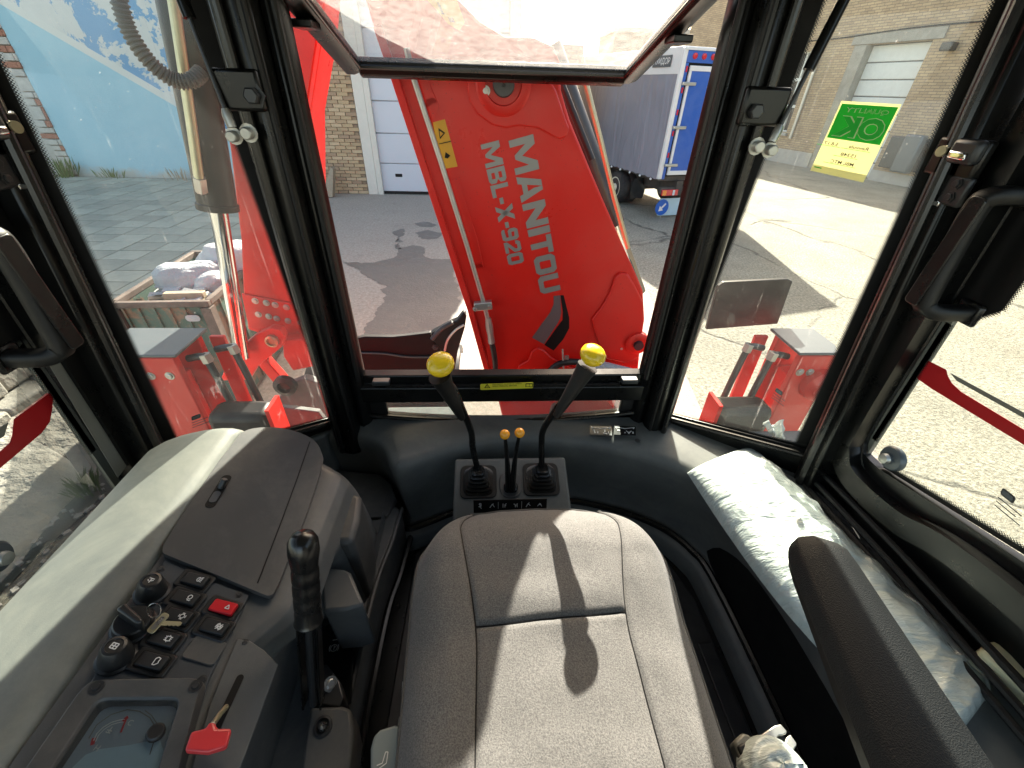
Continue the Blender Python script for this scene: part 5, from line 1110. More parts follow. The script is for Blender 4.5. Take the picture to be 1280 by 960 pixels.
# ---- seat
st_ = thing('operator_seat', 'grey cloth operator seat half in sunlight in the middle of the cab', 'seat', (.113, .25, 1.06))
SX = .113; YB, YF = -.02, .655
def seatp(u, v):
    y = YB+(YF-YB)*v
    hw = .252+.012*sstep(.2, .75, v)
    if v > .70: t = (v-.70)/.30; hw = .264*(1-.36*t**4.6)
    seam = (.135+.045*sstep(.5, 1, v))*min(1, hw/.25)**.5
    au = abs(u); sg = 1 if u >= 0 else -1
    x = seam*au/.5 if au < .5 else seam+(hw-seam)*(au-.5)/.5
    yy = y - (.034*sstep(.5, 1, v))*(x/.25)**2 + .055*x*sg*exp(-((y-.372)/.12)**2)
    z = 1.515
    k = max(0, (au-.5)/.5)
    z += .010*sin(pi*min(1, k*1.05))*(1-.4*sstep(.6, 1, v)) - .05*k**4
    z -= .010*(1-k)*sstep(.9, .2, v)*0
    fr = max(0, (v-.80)/.20); z -= .055*fr**2.6
    z += .012*sstep(.55, .75, v)*(1-fr)
    # seams and puff
    ds = abs(abs(x)-seam); z -= .004*exp(-(ds/.004)**2) 
    if au < .5:
        dc = abs(y-.372); z -= .006*exp(-(dc/.005)**2); z += .005*exp(-((yy-.41)/.04)**2)
    z += .0035*noise.noise(Vector((x*14, yy*14, 0)))+.002*noise.noise(Vector((x*30, yy*9, 4)))
    return Vector((SX+x*sg, yy, z))
VS = (.372-YB)/(YF-YB)
def spanel(name, m, u0, u1, v0, v1, nu, nv): return MB().grid(lambda a, b: seatp(u0+(u1-u0)*a, v0+(v1-v0)*b), nu, nv).build(name, m, st_, smooth=80, fixn=False)
spanel('centre_panel', 'fabric', -.5, .5, 0, VS, 60, 90); spanel('thigh_panel', 'fabric', -.5, .5, VS, 1, 60, 60)
spanel('bolster', 'fabric', -1, -.5, 0, 1, 40, 140); spanel('bolster', 'fabric', .5, 1, 0, 1, 40, 140)
edge = [seatp(-1, j/60) for j in range(61)] + [seatp(-1+2*i/40, 1) for i in range(1, 40)] + [seatp(1, 1-j/60) for j in range(61)]
cen = Vector((SX, .28, 0))
def ins(p, s, dz): d = Vector((p.x-cen.x, p.y-cen.y, 0)); return Vector((cen.x+d.x*s, cen.y+d.y*s, p.z+dz))
MB().loft([edge, [ins(p, 1.012, -.018) for p in edge], [ins(p, 1.012, -.05) for p in edge], [ins(p, .97, -.085) for p in edge], [ins(p, .90, -.10) for p in edge]], closed=False, cap=False).build('skirt', 'fabric_side', st_, smooth=80)
MB().tube([ins(p, 1.004, .0) for p in edge[::2]], .0022, 6).build('piping', 'fabric_side', st_)
for sg in (-1, 1): MB().tube([seatp(sg*.5, j/80)+Vector((0, 0, .0012)) for j in range(81)], .0011, 5).build('seam', 'black_print', st_)
MB().tube([seatp(-.5+i/40, VS)+Vector((0, 0, .0012)) for i in range(41)], .0011, 5).build('seam', 'black_print', st_)
MB().bb((SX-.22, .0, 1.36), (SX+.22, .52, 1.43)).build('seat_pan', 'black_paint', st_, bevel=.02)
MB().bb((SX-.17, .02, 1.074), (SX+.17, .46, 1.36)).build('pedestal', 'rubber', st_, bevel=.02)
MB().loft([[Vector((SX+x*(1-.1*k), -.10-.10*k-.02*abs(x)/.24, 1.50+.62*k)) for x in (-.245, -.2, -.1, 0, .1, .2, .245)] + [Vector((SX+x*(1-.1*k), -.20-.10*k, 1.50+.62*k)) for x in (.23, 0, -.23)] for k in (0, .25, .5, .75, 1)]).build('backrest', 'fabric', st_, smooth=60, bevel=.02)
# seat adjuster lever on the left, belt buckle on the right
sv = thing('seat_lever', 'grey seat height lever with pictogram beside the cushion', 'lever', at(485, 950, z=1.40))
hl = [at(*p, z=1.44) for p in [(463, 970), (463, 935), (467, 920), (475, 912), (496, 905), (499, 912), (499, 970)]]
hv = fix_ngon(MB().prism(hl, (0, 0, -.03)).build('grip', 'lever_grey', sv, bevel=.008, seg=3))
for a, b in (((471, 957), (478, 954)), ((478, 954), (482, 940)), ((482, 940), (485, 940)), ((485, 940), (483, 954)), ((483, 954), (472, 962))):
    A, B = at(*a, z=1.4415), at(*b, z=1.4415); s_ = (B-A).cross(Vector((0, 0, 1))).normalized()*.0006
    MB().prism([A-s_, B-s_, B+s_, A+s_], (0, 0, .0006)).build('pictogram_line', 'white_print', hv, smooth=0)
MB().tube([at(505, 852, z=1.43), at(505, 900, z=1.42), at(505, 950, z=1.41)], [.003, .006, .006], 8).build('rod', 'zinc', sv)
bolt(sv, at(503, 902, z=1.42), (-1, 0, .4), .009); bolt(sv, at(503, 934, z=1.42), (-1, 0, .4), .007)
bu = thing('belt_buckle', 'metal seat belt buckle stalk beside the right of the seat', 'buckle', at(950, 930, z=1.40))
bz = 1.43
pl_ = [at(*p, z=bz) for p in [(946, 922), (968, 907), (976, 905), (984, 914), (983, 917), (979, 919), (974, 919), (970, 923), (970, 928), (974, 932), (978, 932), (982, 926), (983, 922), (988, 918), (996, 929), (996, 932), (992, 938), (986, 945), (955, 955)]]
fix_ngon(MB().prism(pl_, (0, 0, -.006)).build('tongue', 'zinc', bu, bevel=.0015))
MB().prism([at(*p, z=bz+.003) for p in [(917, 926), (928, 915), (936, 917), (962, 945), (950, 970), (936, 975)]], (0, 0, -.03)).build('buckle_body', 'plain_grey', bu, bevel=.008)
MB().prism([at(*p, z=bz+.006) for p in [(921, 932), (930, 926), (944, 948), (935, 960)]], (0, 0, -.008)).build('buckle_button', 'rubber', bu, bevel=.004)
wrp = at(965, 965, z=1.42); MB().grid(lambda u, v: wrp + Vector((.055*cos(u*2*pi)*sin(v*pi*.5), .045*sin(u*2*pi)*sin(v*pi*.5), .045*cos(v*pi*.5)+.008*noise.noise(Vector((u*6, v*6, 1))))), 32, 14).build('film_cover', 'bag_film', bu, smooth=70)

# ---- armrest
ar_ = thing('armrest', 'black leather grained armrest pad right of the seat', 'armrest', at(1100, 850, z=1.70))
A0 = (at(990, 672, z=1.75)+at(1050, 662, z=1.75))/2; A1 = (at(1122, 960, z=1.75)+at(1244, 960, z=1.75))/2
ad = (A1-A0); ad.z = 0; ad.normalize(); as_ = Vector((ad.y, -ad.x, 0)); as_ = as_ if as_.x > 0 else -as_
secs = []
for k, (s, w_) in enumerate(((.0, .34), (.004, .62), (.012, .84), (.025, .97), (.05, 1.02), (.12, 1.03), (.2, 1.04), (.3, 1.05), (.4, 1.05), (.48, 1.05))):
    c = A0+ad*(s-.002); hw = (.0405+.028*s/.48)*w_/1.03; zt = .0 if s > .02 else -.012*(1-s/.02)
    secs.append([c+as_*x*hw+Vector((0, 0, z)) for x, z in ((-1, -.03), (-1.02, -.018), (-.96, -.006+zt*.5), (-.85, zt), (0, .004+zt), (.85, zt), (.96, -.006+zt*.5), (1.02, -.018), (1, -.03))])
MB().loft(secs).build('pad', 'leather', ar_, smooth=60)
secs = [[c[0]+Vector((0, 0, -.0)), c[-1], c[-1]+Vector((0, 0, -.022))-as_*.008, c[0]+Vector((0, 0, -.022-.02*i/9))+as_*.012] for i, c in enumerate(secs)]
MB().loft(secs).build('shell', 'rubber', ar_, smooth=60, bevel=.003)
MB().prism([A0+ad*.28+as_*.0+Vector((0, 0, -.055)), A0+ad*.36+Vector((0, 0, -.055)), A0+ad*.42+Vector((0, 0, -.36)), A0+ad*.36+Vector((0, 0, -.36))], as_*-.025).build('bracket', 'black_paint', ar_, bevel=.004)

# ---- plastic-wrapped pad on the right ledge
bgp = thing('wrapped_cushion', 'long cushion in crinkled white plastic film on the right ledge', 'cushion', (.76, .5, 1.39))
inn = smoothpath([Vector((.572, .815, 0)), Vector((.592, .62, 0)), Vector((.625, .43, 0)), Vector((.685, .26, 0)), Vector((.735, .17, 0))], 8)
out_ = smoothpath([Vector((.805, .905, 0)), Vector((.845, .72, 0)), Vector((.875, .56, 0)), Vector((.905, .40, 0)), Vector((.925, .26, 0))], 8)
def bagp(u, v, top=True):
    i = v*(len(inn)-1); k = min(int(i), len(inn)-2); f = i-k
    p = inn[k].lerp(inn[k+1], f).lerp(out_[k].lerp(out_[k+1], f), u)
    e = (1-abs(2*u-1)**4)*(1-abs(2*v-1)**10); e = max(0, e)**.5
    z = 1.405 + (.064*e if top else -.012*e)
    if top:
        q_ = Vector((p.x*9, p.y*9, 0)); z += (.010*noise.noise(q_)-.007*abs(noise.noise(Vector((p.x*9+p.y*7, p.y*24-p.x*14, 7)))) - .004*abs(noise.noise(Vector((p.x*16-p.y*22, p.y*30+p.x*30, 2)))))*e
    return Vector((p.x, p.y, z))
MB().grid(lambda u, v: bagp(u, v), 90, 150).build('film', 'bag_film', bgp, smooth=80)
MB().grid(lambda u, v: bagp(u, v, False), 20, 40).build('underside', 'bag_film', bgp, smooth=80)
MB().grid(lambda u, v: bagp(.72+u*.42, .12+v*.9)*1.0 + Vector((.0, 0, .012+.014*noise.noise(Vector((u*5, v*12, 3)))-.05*u*u)), 40, 90).build('loose_film', 'film', bgp, smooth=80)
kn = at(966, 543, z=1.47); MB().grid(lambda u, v: kn + Vector((.03*(u-.5)*(1+v)+.01*noise.noise(Vector((u*5, v*5, 0))), .02*v-.05*(1-v)*.6, .03*v+.012*sin(u*9))), 14, 10).build('twisted_end', 'bag_film', bgp, smooth=80)
MB().box(at(1276, 855, z=1.47), (.05, .12, .05), Matrix.Rotation(.4, 3, 'Z')).build('foam_end', 'paper', bgp, bevel=.01)

# ================================================================== LEFT CONSOLE
co = thing('side_console', 'grey moulded side console with switches along the left door', 'console', (-.55, .3, 1.06))
PCn = Vector((.27, .03, .96)).normalized(); PC = (Vector((-.575, .4, 1.621)), PCn)
def cp(px, py, d=0): return at(px, py, pl=PC) + PCn*d
def cz(x, y): return 1.621 - (PCn.x*(x+.575)+PCn.y*(y-.4))/PCn.z
def yend(x): return .800-1.5*(x+.55)**2
def shell_fn(sec, yb=-.35):
    def fn(u, v):
        i = u*(len(sec)-1); k = min(int(i), len(sec)-2); f = i-k
        x = sec[k][0]*(1-f)+sec[k+1][0]*f; z = sec[k][1]*(1-f)+sec[k+1][1]*f
        v = 1-(1-v)**2.2 if v < 1 else 1
        y = yb+(yend(x)+.03-yb)*v; e = max(0, (y-yend(x)+.045)/.075); z = z-(.13*e**2.6 if z > 1.2 else 0)*min(1, (z-1.1)/.3)
        return Vector((x, y, z))
    return fn
sec = [(-.80, 1.08), (-.797, 1.3), (-.792, 1.50), (-.785, 1.55), (-.775, 1.585), (-.762, 1.61), (-.745, 1.627), (-.72, 1.637), (-.69, 1.642), (-.65, 1.643), (-.62, 1.641), (-.60, 1.637), (-.588, 1.631), (-.580, 1.623), (-.577, 1.61), (-.577, 1.5)]
MB().grid(shell_fn(sec), 45, 60).build('shell', 'plastic_shell', co, smooth=60)
def core_fn(u, v):
    y = -.35+(yend(-.45)+.01+.35)*v
    w1 = sstep(.30, .40, y); w2 = sstep(.50, .56, y)         # lid part further forward is wider
    xs_ = -.398+.045*w1
    pts = [(-.574, 1.5), (-.574, cz(-.574, y)-.006), (-.50, cz(-.5, y)-.006), (xs_-.01, cz(xs_-.01, y)-.006), (xs_+.006, cz(xs_, y)-.012), (xs_+.014+.006*w1, cz(xs_, y)-.03), (xs_+.014+.016*w1, cz(xs_, y)-.065), (-.396+.079*w2, 1.44), (-.406+.098*w2, 1.34), (-.412+.109*w2, 1.24)]
    i = u*(len(pts)-1); k = min(int(i), len(pts)-2); f = i-k
    x = pts[k][0]*(1-f)+pts[k+1][0]*f; z = pts[k][1]*(1-f)+pts[k+1][1]*f
    e = max(0, (y-yend(x)+.05)/.06); z -= .10*e**2.4 if z > 1.3 else 0
    return Vector((x, y, z))
MB().grid(core_fn, 54, 90).build('core', 'plastic_side', co, smooth=50)
MB().prism([cp(*p, -.3) for p in [(300, 548), (398, 566), (345, 760), (210, 1000), (60, 1000), (205, 690)]], PCn*.28).build('core_block', 'plastic', co, smooth=0)
# lid with latch
lidp = smoothpath([cp(*p) for p in [(205, 686), (232, 642), (262, 598), (290, 557), (302, 545), (318, 539), (345, 538), (370, 543), (388, 551), (398, 561), (404, 577)]], 3) + smoothpath([cp(*p) for p in [(400, 595), (385, 640), (365, 692), (346, 738), (338, 748), (325, 745), (270, 722), (212, 699), (204, 693)]], 3)
lid = fix_ngon(MB().prism(lidp, PCn*.010).build('lid', 'plastic', co, bevel=.006, seg=3))
MB().tube([cp(*p, .0102) for p in [(387, 556), (372, 600), (352, 655), (322, 733)]], .0012, 6).build('lid_seam', 'black_print', lid)
sl0, sl1 = cp(284, 601, .0104), cp(263, 636, .0104); du = (sl1-sl0).normalized(); dv_ = PCn.cross(du)
MB().prism(rounded((sl0+sl1)/2, du, dv_, (sl1-sl0).length+.012, .018, .0088), PCn*.0006).build('latch_recess', 'black_print', lid, smooth=0)
MB().prism(rounded(sl0.lerp(sl1, .72), du, dv_, .028, .013, .006), PCn*.0016).build('latch_recess', 'plastic_panel', lid, smooth=0)
MB().lathe([(0, 0), (.0065, 0), (.006, .018), (.005, .020), (0, .020)], sl0.lerp(sl1, .38), PCn+Vector((.3, .5, 0)), 14).build('latch_peg', 'switch_black', lid)
# switch panel
swp = fix_ngon(MB().prism([cp(*p, -.004) for p in [(206, 700), (268, 728), (312, 744), (288, 794), (263, 846), (245, 905), (215, 985), (20, 985), (60, 935), (108, 862), (160, 775)]], PCn*.006).build('switch_panel', 'plastic_panel', co, bevel=.0015))
pu = (cp(265.6, 724)-cp(230, 713)).normalized(); pu = (pu - PCn*pu.dot(PCn)).normalized(); pv = PCn.cross(pu)
if pv.y < 0: pv = -pv
def rquad(c, r, k=4):
    q = []
    for i in range(4):
        p = c[i]; a = (c[i-1]-p); b = (c[(i+1) % 4]-p); a1 = p+a.normalized()*r; b1 = p+b.normalized()*r
        for j in range(k+1):
            t = j/k; q.append(a1*(1-t)**2+p*2*t*(1-t)+b1*t*t)
    return q
def icon(par, c, strokes, s=.0011, m='white_print', d=.0006, n_=None, U=None, W=None):
    n_ = n_ or PCn; U = U or pu; W = W or pv; b = MB()
    for st in strokes:
        for (x0, y0), (x1, y1) in zip(st, st[1:]):
            a = c+U*x0*.001+W*y0*.001; e = c+U*x1*.001+W*y1*.001; sd = (e-a).cross(n_).normalized()*s*.5
            b.prism([a-sd, e-sd, e+sd, a+sd], n_*d)
    return b.build('icon', m, par, smooth=0)
def circ(r, n=12, a0=0, a1=360, cx=0, cy=0): return [(cx+r*cos(radians(a0+(a1-a0)*i/n)), cy+r*sin(radians(a0+(a1-a0)*i/n))) for i in range(n+1)]
def rocker(px, py, m, strokes, lab=None):
    c = cp(px, py, .002); w_, h_ = .055, .033
    bz_ = MB().prism(rounded(c, pu, pv, w_, h_, .006), PCn*.005).build('rocker_switch', 'switch_black', co, bevel=.0025, lab=lab)
    MB().prism(rounded(c+PCn*.0052+pu*.001, pu, pv, w_*.78, h_*.68, .0035), PCn*.0002).build('rocker_gap', 'black_print', bz_, smooth=0)
    a, b = w_*.36, h_*.30
    q0 = [c+pu*(s1*a+.001)+pv*(s2*b)+PCn*.005 for s1, s2 in ((-1, -1), (1, -1), (1, 1), (-1, 1))]
    q1 = [c+pu*(s1*a*.95+.001)+pv*(s2*b*.92)+PCn*(.0085 if s1 < 0 else .0125) for s1, s2 in ((-1, -1), (1, -1), (1, 1), (-1, 1))]
    MB().loft([rquad(q0, .003), rquad(q1, .003)]).build('rocker_cap', m, bz_, bevel=.0012)
    n2 = (q1[1]-q1[0]).cross(q1[3]-q1[0]).normalized(); n2 = n2 if n2.dot(PCn) > 0 else -n2; u2 = (q1[1]-q1[0]).normalized()
    icon(bz_, c+pu*.0085+PCn*.0122, strokes, .0011, 'white_print', .0006, n2, u2, n2.cross(u2))
lampi = [circ(3.5, 8, 90, 270)+[(0, -3.5), (0, 3.5)], [(1.5, 3), (5, 4.5)], [(1.5, 1), (5, 2)], [(1.5, -1), (5, -.8)], [(1.5, -3), (5, -3.5)]]
rocker(244, 728.5, 'switch_black', lampi)
rocker(232, 751, 'switch_black', [circ(3.2, 10, 0, 360, 0, 1), [(-2, -3.5), (3, -5)], [(-1, -5), (3.5, -3.4)], [(-3, -2.6), (0, -4.5)]])
rocker(222.5, 774, 'switch_black', [circ(3.2, 8), [(-5, 2), (-5, -2)], [(5, 2), (5, -2)], [(-2, 4.5), (2, 4.5)], [(-2, -4.5), (2, -4.5)]])
rocker(205, 802, 'switch_black', [[(-3, -3), (3, -3), (3, 3), (-3, 3), (-3, -3)], [(-5, 3), (-4, 2)], [(-5, 0), (-4, 0)], [(-5, -3), (-4, -2)], [(5, 3), (4, 2)], [(5, 0), (4, 0)], [(5, -3), (4, -2)], [(0, 4), (0, 5)], [(0, -4), (0, -5)]])
rocker(190.6, 830, 'switch_black', [[(-3, -5), (-3.6, 3), (-1, 5), (3, 4), (2.4, 0), (3.5, -2), (0, -5), (-3, -5)]])
rocker(279, 762.5, 'red_switch', [[(-3.4, -2.6), (3.4, -2.6), (0, 3.4), (-3.4, -2.6)]], 'red hazard warning rocker switch')
rocker(268, 787, 'switch_black', [circ(3, 8), [(-5, -2), (-4, 3), (-1, 5)], [(5, 2), (4, -3), (1, -5)], [(-4, -4), (4, 4)], [(-2, 0), (2, 0)]])
MB().prism(rounded(cp(256, 814, .002), pu, pv, .050, .034, .006), PCn*.003).build('blank_plug', 'plastic', co, bevel=.0015)
def knob(px, py, strokes, R=.0205, h=.034):
    c = cp(px, py, .002); ax = (PCn+Vector((.05, .06, 0))).normalized()
    k = MB().lathe([(0, 0), (R*1.15, 0), (R*1.15, .003), (R, .005), (R*.9, h*.5), (R*.78, h*.85), (R*.66, h), (R*.5, h*1.03), (R*.46, h*.98), (0, h*.98)], c, ax, 32).build('rotary_knob', 'switch_black', co)
    icon(k, c+ax*(h*.985), strokes, .0012, 'white_print', .0006, ax, pu, pv)
knob(190, 742, [[(-4, 3), (4, 3)], [(0, 3), (0, -4)], [(-4, 0), (-2, -2)], [(1, -1), (4, 1)]])
knob(146, 824, [[(-4, -3.4), (4, -3.4), (4, 3.4), (-4, 3.4), (-4, -3.4)], [(0, -3.4), (0, 3.4)], [(-4, 0), (4, 0)]])
# ignition switch with key ring and key
ig = cp(168, 784, .002)
ik = MB().lathe([(0, 0), (.028, 0), (.028, .004), (.025, .006), (.023, .018), (.021, .020), (0, .020)], ig, PCn, 32).build('ignition_switch', 'switch_black', co)
gd_ = (pu*.9-pv*.25).normalized(); gs = PCn.cross(gd_)
MB().prism([ig-gd_*.020-gs*.006, ig+gd_*.018-gs*.0045, ig+gd_*.024-gs*.003, ig+gd_*.024+gs*.003, ig+gd_*.018+gs*.0045, ig-gd_*.020+gs*.006], PCn*.040).build('key_grip', 'switch_black', ik, bevel=.003)
ky = thing('ignition_key', 'nickel key hanging on a split ring from the ignition switch', 'key', ig)
rc = cp(196, 776, .030); ring = [rc+pu*.010*cos(a)+(PCn*.8+pv*.5).normalized()*.011*sin(a) for a in [2*pi*i/24 for i in range(25)]]
MB().tube(ring, .0008, 6, False).build('split_ring', 'steel', ky)
kd = (cp(231, 791, .016)-cp(196, 789, .016)).normalized(); kw = PCn.cross(kd)
ko = cp(190, 795, .016)
hd0 = cp(190, 796, .015); hd1 = cp(209, 776, .017)
MB().prism(rounded((hd0+hd1)/2, (hd1-hd0).normalized(), PCn.cross((hd1-hd0).normalized()), (hd1-hd0).length+.004, .012, .004), PCn*.002).build('bow', 'brass_zinc', ky, bevel=.0006)
MB().prism(rounded((hd0+hd1)/2+PCn*.0021, (hd1-hd0).normalized(), PCn.cross((hd1-hd0).normalized()), (hd1-hd0).length-.006, .006, .002), PCn*.0003).build('bow_stamp', 'steel', ky, smooth=0)
b0 = (hd0+hd1)/2+PCn*.0005
bl_ = [(0, -.0035), (.012, -.0035), (.014, -.002), (.016, -.0036), (.019, -.002), (.022, -.0036), (.025, -.0022), (.028, -.0034), (.031, -.001), (.031, .0025), (.028, .0035), (0, .0035)]
fix_ngon(MB().prism([b0+kd*x+kw*y for x, y in bl_], PCn*.0016).build('blade', 'brass_zinc', ky, smooth=0))
for p in [(201, 712), (299, 744), (253, 850)]: bolt(co, cp(p[0], p[1], .002), PCn, .0042, 'dark_steel', 'screw', .35)
bolt(co, cp(306, 803, -.002), PCn, .004, 'dark_steel', 'screw', .35)
# instrument cluster
ic = thing('instrument_cluster', 'instrument cluster with temperature gauge under a clear lens on the console', 'gauge', cp(150, 930))
oc = [cp(*p, .002) for p in [(108, 853), (260, 850), (222, 1000), (10, 1000)]]; it_ = [cp(*p, .016) for p in [(124, 878), (228, 877), (192, 992), (52, 992)]]
oc2 = [cp(*p, .018) for p in [(113, 857), (254, 854), (217, 998), (16, 998)]]; in2 = [cp(*p, .004) for p in [(130, 885), (224, 884), (190, 990), (60, 990)]]
MB().loft([rquad(oc, .016), rquad(oc2, .016), rquad(it_, .012), rquad(in2, .011)], cap=False).build('bezel', 'plastic', ic, smooth=40, bevel=.001)
fix_ngon(MB().prism([cp(*p, .0035) for p in [(122, 880), (232, 880), (196, 994), (48, 994)]], PCn*.0006).build('dial_face', 'dash_reflection', ic, smooth=0))
MB().prism([cp(*p, .0105) for p in [(127, 881), (226, 881), (191, 991), (56, 991)]], PCn*.002).build('lens', 'glass_lens', ic, smooth=0)
fix_ngon(MB().prism([cp(*p, .0042) for p in [(108, 945), (125, 938), (162, 933), (200, 925), (205, 940), (190, 992), (60, 992)]], PCn*.0004).build('dial_reflection', 'sign_pale', ic, smooth=0))  # light blue patch painting the sky reflected in the lens
def stroke(name, px, w_, m, par=ic, d=.0052):
    c = [cp(*p, d) for p in px]; b = MB(); secs = []
    for i, p in enumerate(c):
        dd = (c[min(i+1, len(c)-1)]-c[max(i-1, 0)]).normalized(); s_ = dd.cross(PCn)*w_*.5; secs.append([p-s_, p+s_])
    return b.loft(secs, False, False).build(name, m, par, smooth=0)
stroke('scale', [(118, 928), (122, 919), (130, 911), (140, 905), (150, 902), (157, 901)], .0012, 'white_print'); stroke('scale', [(120.5, 929), (124.5, 920.5), (132, 913), (141, 907.5), (150, 905), (156, 904)], .001, 'white_print')
stroke('scale', [(116.5, 933), (117.5, 928), (119, 924)], .004, 'lamp_red'); stroke('scale', [(155, 904), (158, 900), (161, 898)], .004, 'lamp_red')
stroke('needle', [(159, 900), (152, 918)], .0022, 'lamp_red', ic, .0062)
stroke('dial_ring', [(112, 925), (122, 908), (140, 895), (160, 889), (175, 891), (188, 899), (194, 909), (194, 925), (188, 945)], .0012, 'plain_grey'); stroke('dial_ring', [(182, 890), (190, 896), (196, 905), (200, 913)], .001, 'plain_grey')
text('lettering', 'H', cp(117, 940, .005), pu, pv, 'white_print', ic, ext=.0004, fit=(.005, .006)); text('lettering', 'C', cp(159, 908, .005), pu, pv, 'white_print', ic, ext=.0004, fit=(.005, .006))
icon(ic, cp(138, 915, .005), [[(-3, 0), (3, 0)], [(0, 4), (0, -2)], [(-3, -2), (-1, -2.6), (1, -2), (3, -2.6)]], .001)
MB().lathe([(0, 0), (.010, 0), (.010, .006), (.008, .008), (0, .008)], cp(196, 919, .006), PCn, 24).build('reset_knob', 'switch_black', ic)
for p in [(124, 866), (246, 864)]: MB().lathe([(0, 0), (.008, 0), (.008, .0012), (.0045, .0012), (.004, .003), (0, .003)], cp(p[0], p[1], .0175), PCn, 18).build('screw', 'dark_steel', ic)
# throttle slot and red lever
th0, th1 = cp(302, 843, -.004), cp(266, 920, -.004); td = (th1-th0).normalized(); tn = PCn
tl = thing('throttle_lever', 'red paddle throttle lever in its slot beside the gauge', 'lever', cp(262, 935))
MB().prism(rounded((th0+th1)/2+PCn*.003, td, PCn.cross(td), (th1-th0).length, .010, .0049), PCn*.0010).build('slot', 'black_print', tl, smooth=0)
trim = [cp(*p, -.004) for p in [(296, 798), (312, 800), (330, 812), (348, 830), (300, 960), (235, 975), (262, 880)]]
fix_ngon(MB().prism(trim, PCn*.003).build('slot_plate', 'plastic_side', tl, bevel=.002))
MB().tube([cp(283, 885, .004), cp(276, 900, .02), cp(268, 917, .032)], .0035, 8).build('rod', 'brass_zinc', tl)
rk = [cp(*p, .034) for p in [(242, 926), (260, 922), (263, 915), (271, 914), (273, 922), (291, 922), (285, 945), (262, 952), (234, 950), (238, 938)]]
fix_ngon(MB().prism(rk, -PCn*.013).build('paddle', 'red_plastic', tl, bevel=.004, seg=3))
# ---- parking brake
pb = thing('parking_brake', 'black ribbed parking brake lever beside the seat', 'lever', at(395, 890, z=1.33))
g0, g1 = at(392, 880, z=1.36), at(386, 778, z=1.575); g2_ = at(378, 668, z=1.735)
gx_ = (g2_-g1); gl__ = gx_.length; gx_.normalize()
prof = [(0, 0), (.020, 0), (.0225, .004)]
for i in range(4): b0_ = .010+i*.026; prof += [(.0205, b0_), (.0205, b0_+.014), (.0192, b0_+.021), (.0200, b0_+.024)]
prof += [(.0205, .118), (.0222, .13), (.0232, gl__-.03), (.022, gl__-.012), (.017, gl__-.002), (.009, gl__+.003), (0, gl__+.004)]
prof = [(r, min(h, gl__+.004)) for r, h in prof if h < gl__+.005]
MB().lathe(prof, g1, gx_, 32).build('grip', 'rubber_gloss', pb, smooth=50)
a_, b_2, d_ = frame(g1-g0, Vector((0, 1, 0)))
for s in (-1, 1): MB().prism([g0+a_*s*.013-b_2*.012, g0+a_*s*.013+b_2*.012, g1+a_*s*.013+b_2*.012, g1+a_*s*.013-b_2*.012], a_*s*.004).build('lever_cheek', 'black_paint', pb, bevel=.002)
MB().tube([g0, g1], .007, 10).build('push_rod', 'dark_steel', pb)
MB().prism([at(*p, z=1.262) for p in [(396, 790), (445, 765), (440, 880), (392, 900)]], (0, 0, .008)).build('base_plate', 'black_paint', pb, bevel=.002)
MB().prism([at(*p, z=1.33) for p in [(392, 838), (408, 830), (424, 850), (430, 872), (424, 884), (400, 880)]], (0, 0, -.05)).build('ratchet', 'dark_steel', pb, bevel=.003)
bolt(pb, at(413, 855, z=1.335), (.6, -.3, .7), .009); bolt(pb, at(434, 783, z=1.275), (0, 0, 1), .010)
cs = at(417.5, 810, z=1.272); U_, W__ = Vector((1, .1, 0)).normalized(), Vector((-.1, 1, 0)).normalized()
icon(pb, cs, [circ(7, 16), circ(10, 6, 140, 220), circ(10, 6, -40, 40), [(0, -4), (0, 4), (2.5, 3), (2.5, 1), (0, 0)], [(-6, 17), (6, 17)]], .0018, 'white_print', .0006, Vector((0, 0, 1)), U_, W__)
hz = [at(*p, z=1.345) for p in [(387, 884), (428, 882), (438, 886), (442, 912), (436, 968), (374, 972)]]
hb_ = fix_ngon(MB().prism(hz, (0, 0, -.095)).build('housing', 'plastic_side', pb, bevel=.006))
soc = at(404, 908, z=1.346); MB().lathe([(.0, 0), (.0165, 0), (.0165, .003), (.012, .004), (.011, -.002), (0, -.002)], soc, (0, -.1, 1), 28).build('socket', 'dark_steel', hb_)
MB().lathe([(0, 0), (.008, 0), (.0055, .010), (.003, .013), (0, .013)], soc, (0, -.1, 1), 20).build('socket_pin', 'steel', hb_)
stp = [at(*p, z=1.44) for p in [(400, 708), (430, 711), (438, 715), (455, 755), (432, 762), (404, 764)]]
fix_ngon(MB().prism(stp, (0, 0, -.17)).build('console_step', 'plastic_side', co, bevel=.006))
sidp = [at(*p, z=1.50) for p in [(410, 585), (432, 592), (449, 650), (438, 702), (404, 704)]]
fix_ngon(MB().prism([(-.345, .70, 1.25), (-.305, .69, 1.25), (-.295, .62, 1.25), (-.295, .56, 1.25), (-.345, .56, 1.25)], (0, 0, .24)).build('console_cheek', 'plastic', co, bevel=.012))

